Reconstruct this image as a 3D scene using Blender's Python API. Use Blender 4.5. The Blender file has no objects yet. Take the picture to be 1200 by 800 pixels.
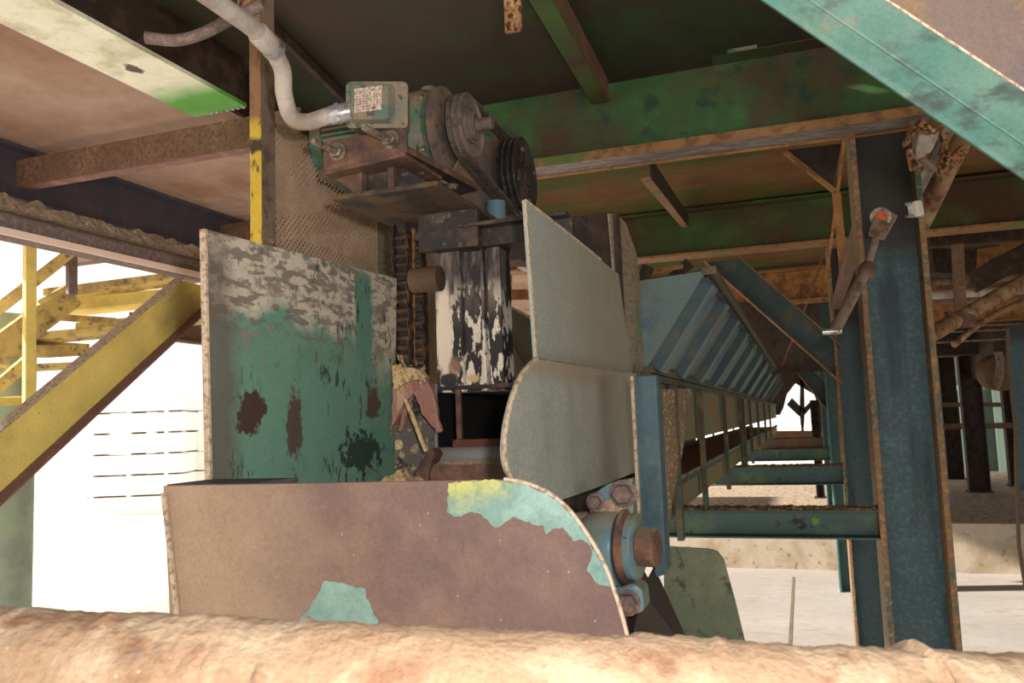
import bpy, math, random
from mathutils import Vector, Matrix, noise
random.seed(7)
SC = bpy.context.scene
COL = SC.collection
V = Vector
EYE = V((0.0, 0.0, 2.4))
F = 960.0
# ---------------------------------------------------------------- camera
def camera_rotation():
    yc = V((941-600, -(481-400), -F)).normalized()
    hc = V((-59-600, -(518-400), -F)).normalized()
    zc = yc.cross(hc)
    if zc.y < 0: zc = -zc
    zc.normalize()
    xc = yc.cross(zc).normalized()
    return Matrix((xc, yc, zc))          # rows: world axes seen in camera space -> camera-to-world
CR = camera_rotation()
cam_d = bpy.data.cameras.new('camera'); cam = bpy.data.objects.new('camera', cam_d); COL.objects.link(cam)
cam_d.sensor_width = 36.0; cam_d.lens = 36.0*F/1200.0
cam_d.clip_start = 0.02; cam_d.clip_end = 400
cam_d.dof.use_dof = True; cam_d.dof.focus_distance = 2.6; cam_d.dof.aperture_fstop = 11
cam.matrix_world = Matrix.Translation(EYE) @ CR.to_4x4()
SC.camera = cam
def ray(u, v): return CR @ V((u-600, -(v-400), -F))
def PX(u, v, x): r = ray(u, v); return EYE + r*(x/r.x)
def PY(u, v, y): r = ray(u, v); return EYE + r*(y/r.y)
def PZ(u, v, z): r = ray(u, v); return EYE + r*((z-EYE.z)/r.z)
def PD(u, v, d): return EYE + ray(u, v)*(d/F)

# ---------------------------------------------------------------- mesh builder
def frame(d, up=V((0, 0, 1))):
    d = d.normalized()
    if abs(d.dot(up)) > 0.99: up = V((0, 1, 0))
    s = d.cross(up).normalized(); u = s.cross(d).normalized()
    return s, u
class MB:
    def __init__(self): self.v = []; self.f = []
    def add(self, vs, fs):
        o = len(self.v); self.v += [V(p) for p in vs]; self.f += [tuple(i+o for i in f) for f in fs]; return self
    def plate(self, pts, off):
        n = len(pts); pts = [V(p) for p in pts]; off = V(off)
        self.add(pts+[p+off for p in pts], [tuple(range(n)), tuple(range(2*n-1, n-1, -1))]+[(i, (i+1) % n, n+(i+1) % n, n+i) for i in range(n)])
        return self
    def box(self, lo, hi):
        x0, y0, z0 = lo; x1, y1, z1 = hi
        return self.plate([(x0, y0, z0), (x1, y0, z0), (x1, y1, z0), (x0, y1, z0)], (0, 0, z1-z0))
    def bar(self, p0, p1, w, h, up=V((0, 0, 1))):
        return self.prof(p0, p1, [(-w/2, -h/2), (w/2, -h/2), (w/2, h/2), (-w/2, h/2)], up)
    def prof(self, p0, p1, pr, up=V((0, 0, 1))):
        p0 = V(p0); p1 = V(p1); s, u = frame(p1-p0, V(up))
        return self.plate([p0+s*a+u*b for a, b in pr], p1-p0)
    def tube(self, pts, r, n=14, caps=True):
        pts = [V(p) for p in pts]; m = len(pts); rs = r if isinstance(r, (list, tuple)) else [r]*m
        s, u = frame(pts[1]-pts[0]); vs = []; fs = []
        for i, p in enumerate(pts):
            d = (pts[min(i+1, m-1)]-pts[max(i-1, 0)]).normalized()
            s = (s-d*s.dot(d)).normalized(); u = d.cross(s)
            for k in range(n):
                a = 2*math.pi*k/n; vs.append(p+(s*math.cos(a)+u*math.sin(a))*rs[i])
        for i in range(m-1):
            for k in range(n):
                fs.append((i*n+k, i*n+(k+1) % n, (i+1)*n+(k+1) % n, (i+1)*n+k))
        if caps: fs += [tuple(range(n-1, -1, -1)), tuple((m-1)*n+k for k in range(n))]
        return self.add(vs, fs)
    def lathe(self, p, ax, prof, n=40):
        p = V(p); ax = V(ax).normalized(); s, u = frame(ax); vs = []; fs = []; m = len(prof)
        for t, r in prof:
            for k in range(n):
                a = 2*math.pi*k/n; vs.append(p+ax*t+(s*math.cos(a)+u*math.sin(a))*max(r, 1e-4))
        for i in range(m-1):
            for k in range(n): fs.append((i*n+k, i*n+(k+1) % n, (i+1)*n+(k+1) % n, (i+1)*n+k))
        fs += [tuple(range(n-1, -1, -1)), tuple((m-1)*n+k for k in range(n))]
        return self.add(vs, fs)
    def bolt(self, p, ax, r, h=None):
        ax = V(ax).normalized(); h = h or r*.8
        self.lathe(p, ax, [(0, r*1.35), (h*.25, r*1.35), (h*.27, r*1.2)], 20)
        return self.lathe(V(p)+ax*h*.25, ax, [(0, r), (h*.85, r), (h, r*.85)], 6)
    def build(self, name, mat, parent=None, bevel=0, smooth=False, origin=None, sub=0):
        me = bpy.data.meshes.new(name)
        if parent is not None: o = V((0, 0, 0)); q = parent; o = wloc(parent)
        elif origin is not None: o = V(origin)
        else:
            xs = [p.x for p in self.v]; ys = [p.y for p in self.v]; zs = [p.z for p in self.v]
            o = V(((min(xs)+max(xs))/2, (min(ys)+max(ys))/2, min(zs)))
        me.from_pydata([p-o for p in self.v], [], self.f)
        import bmesh
        bm = bmesh.new(); bm.from_mesh(me); bmesh.ops.recalc_face_normals(bm, faces=bm.faces); bm.to_mesh(me); bm.free()
        ob = bpy.data.objects.new(name, me); COL.objects.link(ob)
        if parent is not None: ob.parent = parent; WL[ob.name] = o
        else: ob.location = o; WL[ob.name] = o
        me.materials.append(mat)
        if smooth:
            for p in me.polygons: p.use_smooth = True
            me.set_sharp_from_angle(angle=math.radians(38))
        if bevel:
            b = ob.modifiers.new('bevel', 'BEVEL'); b.width = bevel; b.segments = 2; b.limit_method = 'ANGLE'; b.angle_limit = math.radians(40)
        return ob
WL = {}
def wloc(o): return WL[o.name]
def tag(o, label=None, cat=None, group=None, kind=None):
    if label: o['label'] = label
    if cat: o['category'] = cat
    if group: o['group'] = group
    if kind: o['kind'] = kind
    return o
def empty(name, loc, label, cat, group=None):
    o = bpy.data.objects.new(name, None); COL.objects.link(o); o.location = loc; o.empty_display_size = .1
    WL[o.name] = V(loc); return tag(o, label, cat, group)
def IB(w, h, tf, tw):
    a, b = w/2, h/2
    return [(-a, -b), (a, -b), (a, -b+tf), (tw/2, -b+tf), (tw/2, b-tf), (a, b-tf), (a, b), (-a, b), (-a, b-tf), (-tw/2, b-tf), (-tw/2, -b+tf), (-a, -b+tf)]
def CH(w, h, t):      # channel, open towards +side
    a, b = w/2, h/2
    return [(-a, -b), (a, -b), (a, -b+t), (-a+t, -b+t), (-a+t, b-t), (a, b-t), (a, b), (-a, b)]
def AN(w, h, t): return [(0, 0), (w, 0), (w, t), (t, t), (t, h), (0, h)]
def curve(pts, n=8):   # Catmull-Rom through points
    pts = [V(p) for p in pts]; P = [pts[0]*2-pts[1]]+pts+[pts[-1]*2-pts[-2]]; out = []
    for i in range(1, len(P)-2):
        a, b, c, d = P[i-1:i+3]
        for k in range(n):
            t = k/n; out.append(.5*((2*b)+(c-a)*t+(2*a-5*b+4*c-d)*t*t+(3*b-a-3*c+d)*t**3))
    return out+[pts[-1]]
def ridge(p0, p1, w, h, n=60, seed=0, up=V((0, 0, 1))):    # a crust of settled dust along a ledge
    p0 = V(p0); p1 = V(p1); s, u = frame(p1-p0, up); mb = MB(); m = 8; vs = []; fs = []
    for i in range(n+1):
        t = i/n; p = p0.lerp(p1, t)
        for k in range(m+1):
            a = k/m; e = math.sin(math.pi*a)**.6
            q = noise.noise(V((t*n*.31, k*.9, seed)))*.55+noise.noise(V((t*n*.9, k*2.1, seed+9)))*.35
            vs.append(p+s*(a-.5)*w*(1+.1*q)+u*(h*e*(.75+.6*q)-.003))
    for i in range(n):
        for k in range(m):
            a = i*(m+1)+k; fs.append((a, a+1, a+m+2, a+m+1))
    # underside
    b = len(vs)
    for i in range(n+1):
        p = p0.lerp(p1, i/n); vs += [p-s*w*.5-u*.004, p+s*w*.5-u*.004]
    for i in range(n): fs.append((b+2*i, b+2*i+2, b+2*i+3, b+2*i+1))
    return mb.add(vs, fs)

# ---------------------------------------------------------------- materials
def lin(c): return tuple(((x/255)/12.92 if x/255 <= .04045 else ((x/255+.055)/1.055)**2.4) for x in c)+(1,)
def mat(name, base, layers=(), rough=.75, metal=0, bump=.0, bscale=60, fine=.2, spec=.3, holes=None):
    m = bpy.data.materials.new(name); m.use_nodes = True; T = m.node_tree; N = T.nodes; L = T.links
    bs = N['Principled BSDF']; geo = N.new('ShaderNodeNewGeometry'); P = geo.outputs['Position']
    def mth(op, a, b=None, clamp=False):
        n = N.new('ShaderNodeMath'); n.operation = op; n.use_clamp = clamp
        for i, x in enumerate((a, b)):
            if x is None: continue
            if isinstance(x, (int, float)): n.inputs[i].default_value = x
            else: L.new(x, n.inputs[i])
        return n.outputs[0]
    def nz(scale, detail=6, stretch=None, off=0, rgh=.6):
        src = P
        mp = N.new('ShaderNodeMapping'); L.new(P, mp.inputs[0]); mp.inputs['Location'].default_value = (off, off*.7, -off)
        if stretch: mp.inputs['Scale'].default_value = stretch
        n = N.new('ShaderNodeTexNoise'); n.inputs['Scale'].default_value = scale; n.inputs['Detail'].default_value = detail
        n.inputs['Roughness'].default_value = rgh; L.new(mp.outputs[0], n.inputs['Vector']); return n
    def ramp(x, lo, hi):
        n = N.new('ShaderNodeMapRange'); n.clamp = True; n.inputs[1].default_value = lo; n.inputs[2].default_value = hi; L.new(x, n.inputs[0]); return n.outputs[0]
    def mask(s):
        k = s[0]
        if k == 'n':      # ('n', scale, lo, hi, stretch, off)
            return ramp(nz(s[1], 8, s[4] if len(s) > 4 else None, s[5] if len(s) > 5 else s[1]*.37).outputs['Fac'], s[2], s[3])
        if k == 'b':      # ('b', centre, radii, soft, wobble, wscale)
            w = s[4] if len(s) > 4 else .3; ws = s[5] if len(s) > 5 else 12
            sb = N.new('ShaderNodeVectorMath'); sb.operation = 'SUBTRACT'; L.new(P, sb.inputs[0]); sb.inputs[1].default_value = s[1]
            dv = N.new('ShaderNodeVectorMath'); dv.operation = 'DIVIDE'; L.new(sb.outputs[0], dv.inputs[0]); dv.inputs[1].default_value = s[2]
            ln = N.new('ShaderNodeVectorMath'); ln.operation = 'LENGTH'; L.new(dv.outputs[0], ln.inputs[0])
            d = mth('ADD', ln.outputs['Value'], mth('MULTIPLY', mth('SUBTRACT', nz(ws, 8).outputs['Fac'], .5), w*3))
            return ramp(d, 1+s[3], 1-s[3])
        if k == 'g':      # ('g', axis 0..2, a, b, wobble)
            sp = N.new('ShaderNodeSeparateXYZ'); L.new(P, sp.inputs[0])
            d = mth('ADD', sp.outputs[s[1]], mth('MULTIPLY', mth('SUBTRACT', nz(9, 6).outputs['Fac'], .5), s[4]))
            return ramp(d, s[2], s[3])
        if k == 'up':     # settled on faces that look upwards
            sp = N.new('ShaderNodeSeparateXYZ'); L.new(geo.outputs['Normal'], sp.inputs[0]); return ramp(sp.outputs[2], s[1], s[2])
        if k == 'x': return mth('MULTIPLY', mask(s[1]), mask(s[2]))
        if k == 'max': return mth('MAXIMUM', mask(s[1]), mask(s[2]))
        if k == 'v':      # voronoi flecks ('v', scale, size)
            n = N.new('ShaderNodeTexVoronoi'); n.inputs['Scale'].default_value = s[1]; L.new(P, n.inputs['Vector']); return ramp(n.outputs['Distance'], s[2], s[2]*.6)
    def mix(f, a, b, mode='MIX'):
        n = N.new('ShaderNodeMix'); n.data_type = 'RGBA'; n.blend_type = mode
        for i, x in ((0, f), (6, a), (7, b)):
            if isinstance(x, (int, float, tuple)): n.inputs[i].default_value = x
            else: L.new(x, n.inputs[i])
        return n.outputs[2]
    c = lin(base)
    for l in layers:
        f = mask(l[1]); 
        if len(l) > 2: f = mth('MULTIPLY', f, l[2])
        c = mix(f, c, lin(l[0]))
    if fine:
        a = ramp(nz(170, 4, rgh=.75).outputs['Fac'], .34, .66); b = ramp(nz(11, 8, rgh=.7).outputs['Fac'], .3, .7)
        g = mth('ADD', mth('MULTIPLY', mth('ADD', mth('MULTIPLY', a, .6), mth('MULTIPLY', b, .4)), 2*fine), 1-fine)
        cc = N.new('ShaderNodeCombineColor')
        for i in range(3): L.new(g, cc.inputs[i])
        c = mix(1.0, c, cc.outputs[0], 'MULTIPLY')
    if isinstance(c, tuple): bs.inputs['Base Color'].default_value = c
    else: L.new(c, bs.inputs['Base Color'])
    bs.inputs['Roughness'].default_value = rough; bs.inputs['Metallic'].default_value = metal
    bs.inputs['Specular IOR Level'].default_value = spec
    if bump:
        b = N.new('ShaderNodeBump'); b.inputs['Strength'].default_value = bump; b.inputs['Distance'].default_value = .01
        L.new(nz(bscale, 6).outputs['Fac'], b.inputs['Height']); L.new(b.outputs[0], bs.inputs['Normal'])
    if holes:             # staggered round holes: (pitch, radius, along-axis, across-axis)
        pitch, rad, ax, ay, cond = holes
        sp = N.new('ShaderNodeSeparateXYZ'); L.new(P, sp.inputs[0])
        def cell(ox):
            x = mth('SUBTRACT', mth('FRACT', mth('ADD', mth('DIVIDE', sp.outputs[ax], pitch), 100+ox)), .5)
            y = mth('SUBTRACT', mth('FRACT', mth('ADD', mth('DIVIDE', sp.outputs[ay], pitch), 100+ox)), .5)
            return mth('SQRT', mth('ADD', mth('MULTIPLY', x, x), mth('MULTIPLY', y, y)))
        d = mth('MINIMUM', cell(0), cell(.5)); inside = mth('LESS_THAN', d, rad/pitch)
        if cond: inside = mth('MULTIPLY', inside, mth('LESS_THAN', sp.outputs[cond[0]], cond[1]))
        L.new(mth('SUBTRACT', 1.0, inside), bs.inputs['Alpha'])
    return m
# ---------------------------------------------------------------- materials of this place
M = {}
RUST = (120, 82, 58); DUST = (176, 150, 124); GRIME = (44, 38, 34)
M['guard_rust'] = mat('guard_rust', (98, 78, 73), [((128, 104, 88), ('n', 3, .45, .7)), ((90, 70, 69), ('n', 5, .5, .75, None, 4)), ((170, 146, 120), ('b', (-1.14, 1.25, 2.1), (.28, .2, .4), .5, .3, 7), .6), ((176, 160, 140), ('v', 34, .07), .5)], bump=.15)
M['teal_patch'] = mat('teal_patch', (106, 132, 124), [((160, 158, 92), ('b', (-.56, 1.24, 2.31), (.10, .1, .035), .5, .5, 30)), ((84, 118, 112), ('n', 40, .5, .75)), ((128, 154, 146), ('n', 9, .5, .7))], bump=.1)
M['bare_edge'] = mat('bare_edge', (182, 162, 140), [((132, 110, 92), ('n', 90, .48, .62))], bump=.2)
M['left_guard'] = mat('left_guard', (92, 128, 112), [
    ((178, 166, 150), ('max', ('g', 2, 2.64, 2.69, .24), ('b', (-1.15, 2.16, 2.76), (.2, .09, .2), .3, .35, 16))),
    ((92, 84, 76), ('x', ('n', 34, .50, .56, (1, .5, 1.4)), ('g', 2, 2.57, 2.66, .2)), .8),
    ((120, 110, 100), ('x', ('n', 20, .54, .60, (1, .8, 1)), ('g', 2, 2.52, 2.6, .2)), .7),
    ((84, 120, 106), ('b', (-1.15, 2.03, 2.72), (.2, .05, .14), .2, .4, 18)),
    ((88, 76, 70), ('b', (-1.15, 1.40, 2.45), (.2, .075, .42), .35, .3, 14), .8),
    ((64, 46, 44), ('b', (-1.15, 1.525, 2.44), (.2, .045, .05), .06, .75, 22)),
    ((78, 64, 60), ('b', (-1.15, 1.69, 2.40), (.2, .03, .10), .12, 1.0, 30)),
    ((40, 58, 52), ('b', (-1.15, 2.0, 2.33), (.2, .10, .055), .12, 1.2, 34)),
    ((76, 62, 52), ('b', (-1.15, 2.07, 2.47), (.2, .035, .05), .12, 1.2, 40)),
    ((54, 66, 58), ('x', ('n', 30, .58, .62, (1, 1.6, .5)), ('n', 4, .42, .55))), ((44, 62, 56), ('v', 48, .06), .7)], bump=.12, bscale=90)
M['grey_guard'] = mat('grey_guard', (136, 141, 133), [((160, 160, 150), ('n', 90, .46, .6), .6), ((112, 124, 120), ('n', 5, .5, .7, (1, 1.6, .5)), .6), ((136, 126, 104), ('b', (-.6, 2.75, 2.7), (.3, .5, .6), .6, .3, 6), .6), ((136, 124, 104), ('b', (-.6, 2.2, 2.53), (.2, .5, .035), .5, .4, 20), .8), ((200, 200, 186), ('v', 60, .05), .7)], bump=.2, bscale=140)
M['tan_plate'] = mat('tan_plate', (140, 126, 104), [((100, 92, 74), ('n', 12, .5, .65, (1, 1, 6))), ((104, 112, 96), ('n', 3, .55, .7))], bump=.15)
M['tan_fleck'] = mat('tan_fleck', (132, 110, 84), [((196, 180, 156), ('x', ('n', 38, .54, .58, (1, .5, 1.6)), ('n', 7, .4, .5))), ((106, 88, 68), ('n', 4, .5, .7))], bump=.25)
M['blue_paint'] = mat('blue_paint', (68, 90, 98), [((84, 102, 102), ('n', 22, .52, .68)), ((38, 62, 74), ('n', 6, .5, .65, (1, 1, .4))), ((98, 76, 54), ('n', 15, .64, .7))], rough=.55, bump=.12)
M['bearing_blue'] = mat('bearing_blue', (92, 122, 134), [((112, 122, 104), ('n', 9, .48, .6)), ((150, 132, 108), ('up', .55, .9), .75), ((66, 62, 58), ('n', 24, .62, .68))], rough=.32, spec=.6, bump=.1)
M['rust_steel'] = mat('rust_steel', (88, 66, 56), [((126, 92, 72), ('n', 14, .48, .65)), ((60, 52, 54), ('n', 8, .5, .66, None, 5)), ((164, 140, 116), ('up', .6, .95), .7)], bump=.25)
M['dark_steel'] = mat('dark_steel', (46, 42, 42), [((84, 68, 58), ('n', 10, .5, .66)), ((136, 116, 96), ('up', .5, .9), .8), ((86, 84, 84), ('n', 40, .6, .66))], rough=.55, bump=.25)
M['plat_steel'] = mat('plat_steel', (78, 62, 50), [((98, 78, 58), ('n', 5, .45, .65)), ((52, 48, 46), ('n', 9, .5, .6, None, 3))], rough=.7, bump=.15)
M['bolt_steel'] = mat('bolt_steel', (120, 108, 100), [((150, 134, 112), ('n', 60, .45, .6)), ((80, 62, 54), ('n', 30, .5, .62))], rough=.5, metal=.3)
M['bolt_purple'] = mat('bolt_purple', (96, 82, 84), [((130, 104, 88), ('n', 60, .45, .62))], rough=.5, metal=.2)
M['shaft_steel'] = mat('shaft_steel', (132, 127, 126), [((108, 98, 94), ('n', 5, .5, .7))], rough=.4, metal=.1, spec=.6)
M['chain_steel'] = mat('chain_steel', (44, 38, 36), [((86, 60, 42), ('n', 26, .48, .62)), ((96, 96, 96), ('n', 60, .62, .68))], rough=.5, bump=.3)
M['brown_link'] = mat('brown_link', (132, 96, 58), [((80, 60, 44), ('n', 40, .5, .6))], bump=.3)
M['motor_green'] = mat('motor_green', (66, 112, 98), [((124, 112, 94), ('n', 9, .44, .58)), ((148, 130, 110), ('up', .0, .6), .9), ((128, 112, 94), ('g', 2, 3.40, 3.50, .12), .75), ((50, 84, 80), ('n', 30, .58, .66))], rough=.6, bump=.15)
M['motor_grey'] = mat('motor_grey', (98, 88, 84), [((126, 108, 94), ('n', 12, .45, .6)), ((76, 70, 74), ('n', 30, .55, .65)), ((158, 136, 114), ('up', .5, .9), .7)], rough=.55, bump=.2)
M['belt_rubber'] = mat('belt_rubber', (94, 84, 76), [((60, 56, 54), ('n', 50, .5, .62))], rough=.85)
M['gear_purple'] = mat('gear_purple', (128, 106, 82), [((96, 88, 90), ('n', 4, .5, .62)), ((160, 134, 100), ('up', .2, .8), .8)], rough=.6)
M['plate_tag'] = mat('plate_tag', (205, 190, 180), [((150, 124, 112), ('n', 90, .47, .56, (3, 3, 1)))], rough=.4, metal=.2)
M['conduit'] = mat('conduit', (172, 162, 154), [((134, 122, 112), ('n', 9, .45, .62)), ((196, 186, 174), ('up', .5, .95), .5)], rough=.5, bump=.1)
M['galv'] = mat('galv', (176, 176, 180), [((120, 110, 104), ('n', 30, .5, .65))], rough=.3, metal=.6)
M['perf'] = mat('perf', (176, 150, 126), [((194, 168, 142), ('n', 8, .45, .62))], bump=.1, fine=.1, holes=(.024, .0056, 1, 2, (1, 2.93)))
M['post_bright'] = mat('post_bright', (138, 104, 78), [((200, 170, 64), ('g', 2, 3.40, 3.37, .03)), ((92, 70, 52), ('n', 40, .54, .64, (1, 1, .5))), ((70, 60, 50), ('b', (-1.6, 2.05, 3.30), (.2, .1, .03), .2, .4, 30))], bump=.25)
M['post_side'] = mat('post_side', (128, 108, 92), [((96, 82, 74), ('n', 20, .5, .62))], bump=.25)
_q = lambda u, v: tuple(PY(u, v, 2.38))
M['bw_paint'] = mat('bw_paint', (50, 46, 48), [((136, 122, 112), ('x', ('n', 16, .46, .60, (1, 1, .25)), ('g', 2, 2.70, 2.82, .1)), .8),
    ((218, 206, 190), ('x', ('n', 30, .515, .535, (1.4, 1, .45)), ('g', 2, 2.86, 2.74, .2))), ((216, 202, 184), ('b', _q(522, 390), (.026, .2, .17), .2, .25, 26)),
    ((220, 208, 192), ('x', ('b', _q(567, 420), (.012, .2, .12), .2, .35, 26), ('n', 24, .44, .48))), ((150, 116, 92), ('b', _q(534, 432), (.02, .2, .03), .3, .5, 30), .8),
    ((56, 50, 50), ('b', _q(528, 446), (.034, .2, .022), .2, .4, 30)), ((206, 170, 120), ('b', _q(553, 443), (.018, .2, .012), .3, .4, 30))], rough=.6, bump=.1, fine=.08)
M['column_blue'] = mat('column_blue', (60, 84, 92), [((84, 108, 112), ('n', 60, .48, .62), .7), ((42, 58, 66), ('n', 3, .52, .64, (2, 1, .3))), ((48, 40, 34), ('g', 2, 3.08, 3.22, .1), .85)], rough=.55, bump=.12)  # dark upper layer paints the shadow falling on the column tops
M['column_edge'] = mat('column_edge', (120, 96, 72), [((70, 90, 80), ('n', 9, .52, .6, (1, 1, .4))), ((158, 118, 76), ('n', 40, .5, .64))], bump=.25)
M['far_column'] = mat('far_column', (66, 100, 100), [((90, 110, 100), ('n', 9, .5, .66))], rough=.6)
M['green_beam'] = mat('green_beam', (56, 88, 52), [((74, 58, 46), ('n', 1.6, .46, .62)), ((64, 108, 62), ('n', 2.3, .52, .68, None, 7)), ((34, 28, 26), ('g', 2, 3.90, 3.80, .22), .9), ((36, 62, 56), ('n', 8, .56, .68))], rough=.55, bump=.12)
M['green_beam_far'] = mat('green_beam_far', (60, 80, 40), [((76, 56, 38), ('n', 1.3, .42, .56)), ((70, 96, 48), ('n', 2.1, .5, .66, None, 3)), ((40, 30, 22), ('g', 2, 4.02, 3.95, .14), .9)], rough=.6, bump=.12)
M['flange_dust_and_lit_tan'] = mat('flange_dust_and_lit_tan', (146, 110, 76), [((118, 84, 58), ('n', 12, .48, .62)), ((92, 110, 60), ('n', 2, .56, .66))], bump=.3)
M['flange_grey'] = mat('flange_grey', (118, 112, 112), [((94, 78, 66), ('n', 10, .45, .6, (1, 3, 3))), ((170, 170, 174), ('n', 30, .6, .67, (.4, 2, 2)))], rough=.45, bump=.15)
M['ceil'] = mat('deck_underside', (50, 48, 38), [((66, 50, 40), ('n', .9, .44, .6)), ((44, 66, 34), ('x', ('n', 1.1, .44, .58, (1, 1.6, 1), 5), ('n', 5, .3, .55)), .8), ((74, 66, 58), ('b', (-1.2, 2.6, 4.25), (.8, .7, 1), .6, .3, 2), .6)], rough=.85, bump=.05)
M['panel_pink'] = mat('deck_panel_brown', (160, 132, 116), [((176, 154, 140), ('n', 1.8, .42, .62)), ((138, 104, 84), ('n', 2.4, .5, .68, (1, .6, 1), 8))], rough=.85, bump=.06)
M['panel_far'] = mat('deck_panel_far', (112, 84, 50), [((72, 84, 38), ('n', .8, .44, .56, (.5, 2, 1))), ((104, 66, 38), ('n', 1.4, .5, .66))], rough=.85)
M['glare_flange'] = mat('glare_flange', (240, 242, 222), [((196, 190, 160), ('n', 5, .5, .7)), ((104, 176, 84), ('g', 1, 2.9, 3.08, .1)), ((90, 74, 60), ('b', (-2.66, 2.72, 4.0), (.03, .05, .1), .2, .5, 30))], rough=.5)  # near-white stands for flash glare on the flange; green end is its paint
M['brown_web'] = mat('brown_web', (52, 42, 37), [((74, 58, 48), ('n', 12, .45, .62))], rough=.85, bump=.15)
M['brown_beam'] = mat('brown_beam', (108, 84, 68), [((126, 100, 82), ('n', 5, .45, .65)), ((90, 70, 58), ('n', 50, .48, .62))], bump=.25)
M['navy_beam'] = mat('navy_beam', (70, 66, 78), [((92, 80, 80), ('n', 4, .5, .66))], bump=.1)
M['dusty_pipe'] = mat('dusty_pipe', (112, 96, 94), [((136, 118, 110), ('n', 60, .48, .62))], bump=.3)
M['dust'] = mat('saw_dust', (160, 138, 120), [((134, 112, 94), ('n', 40, .45, .62)), ((196, 170, 140), ('n', 90, .56, .64))], rough=1, bump=.5, bscale=120)
M['rail_sand'] = mat('rail_sand', (144, 118, 94), [((164, 142, 118), ('n', 9, .48, .62)), ((126, 94, 72), ('n', 14, .52, .64, None, 3)), ((108, 98, 94), ('n', 11, .64, .7, None, 8)), ((180, 160, 140), ('v', 40, .08), .6)], rough=1, bump=.6, bscale=70)
M['teal_beam'] = mat('teal_beam', (64, 100, 92), [((80, 108, 98), ('n', 7, .46, .62)), ((54, 68, 66), ('x', ('n', 26, .5, .62, (.5, 1, 1)), ('n', 6, .48, .6))), ((96, 104, 92), ('n', 16, .58, .68))], rough=.6, bump=.12)
M['teal_top'] = mat('teal_beam_dusty', (100, 86, 80), [((90, 80, 86), ('n', 8, .5, .62)), ((118, 94, 70), ('n', 9, .54, .66, None, 6))], rough=.9, bump=.4)
M['yellow'] = mat('yellow_paint', (232, 210, 120), [((214, 192, 112), ('n', 4, .48, .66)), ((120, 110, 70), ('b', (-2.25, 2.5, 2.86), (.3, .12, .12), .4, .4, 14), .7), ((90, 70, 50), ('v', 22, .05))], rough=.5, bump=.06)
M['yellow_dusty'] = mat('yellow_dusty', (220, 196, 124), [((176, 152, 110), ('n', 7, .46, .6)), ((130, 112, 92), ('n', 18, .55, .66))], rough=.8)
M['purple_edge'] = mat('purple_brown_steel', (122, 90, 86), [((150, 112, 100), ('n', 12, .5, .64))])
M['round_green'] = mat('round_column_green', (164, 184, 160), [((150, 160, 148), ('n', 4, .5, .66))], rough=.6)
M['hopper'] = mat('hopper_blue', (94, 112, 114), [((106, 120, 116), ('n', 50, .5, .64), .6), ((104, 98, 76), ('n', 4, .52, .66)), ((66, 94, 108), ('n', 3, .5, .64, None, 6))], rough=.6, bump=.15)
M['hopper_dark'] = mat('hopper_rib', (62, 80, 86), [((92, 88, 72), ('n', 6, .5, .66))], rough=.6, bump=.15)
M['trough'] = mat('trough_panel', (112, 112, 86), [((128, 106, 70), ('n', 2, .48, .6)), ((96, 116, 104), ('n', 3, .52, .64, None, 4))], rough=.7)
M['trough_rail'] = mat('trough_rail', (78, 74, 58), [((110, 92, 66), ('n', 12, .5, .62)), ((60, 84, 76), ('n', 5, .52, .62))], rough=.7, bump=.2)
M['slat_red'] = mat('slat_red', (98, 54, 44), [((124, 78, 60), ('n', 9, .5, .64)), ((70, 44, 40), ('n', 14, .52, .62))], rough=.6)
M['rung_teal'] = mat('rung_teal', (64, 86, 84), [((92, 110, 84), ('n', 3, .52, .66)), ((36, 40, 32), ('b', (-.02, 4.21, 1.86), (.10, .1, .045), .15, .8, 34)), ((84, 134, 66), ('b', (.02, 4.21, 1.86), (.045, .1, .03), .15, .6, 34)), ((40, 40, 34), ('n', 22, .6, .68))], rough=.6, bump=.12)
M['chute_green'] = mat('chute_green', (92, 100, 80), [((110, 114, 92), ('n', 5, .48, .66)), ((64, 66, 50), ('n', 30, .58, .66)), ((128, 92, 70), ('b', (-.33, 2.7, 2.02), (.02, .2, .008), .4, .4, 30))], rough=.7, bump=.12)
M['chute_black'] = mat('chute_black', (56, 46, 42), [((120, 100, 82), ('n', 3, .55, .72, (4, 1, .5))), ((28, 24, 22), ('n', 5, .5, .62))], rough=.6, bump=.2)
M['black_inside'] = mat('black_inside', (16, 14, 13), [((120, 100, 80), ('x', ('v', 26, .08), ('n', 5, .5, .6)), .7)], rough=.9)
M['debris'] = mat('peeled_bark', (150, 106, 96), [((182, 150, 124), ('n', 12, .5, .62, (1, 1, .3))), ((118, 68, 62), ('n', 7, .52, .64, (1, 1, .4), 5))], rough=.95, bump=.7, bscale=90)
M['straw'] = mat('straw_chips', (196, 168, 124), [((150, 120, 90), ('n', 60, .48, .6)), ((224, 204, 166), ('n', 40, .56, .64))], rough=1, bump=.5)
M['dirty_plate'] = mat('dirty_plate', (92, 84, 80), [((46, 40, 38), ('n', 16, .5, .6)), ((152, 132, 112), ('n', 50, .56, .64)), ((120, 74, 60), ('n', 4, .56, .66))], rough=.8, bump=.3)
M['floor'] = mat('concrete_floor', (178, 170, 164), [((190, 182, 176), ('n', .9, .42, .64)), ((170, 154, 138), ('n', 3, .56, .7, (1, 3, 1))), ((140, 118, 92), ('x', ('v', 9, .1), ('g', 1, 11.2, 13.3, 1.2)), .9)], rough=.85, bump=.05)
M['step'] = mat('concrete_step', (188, 174, 156), [((164, 146, 122), ('n', 2.2, .46, .64)), ((120, 100, 80), ('n', 10, .6, .7))], rough=.9)
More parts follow.
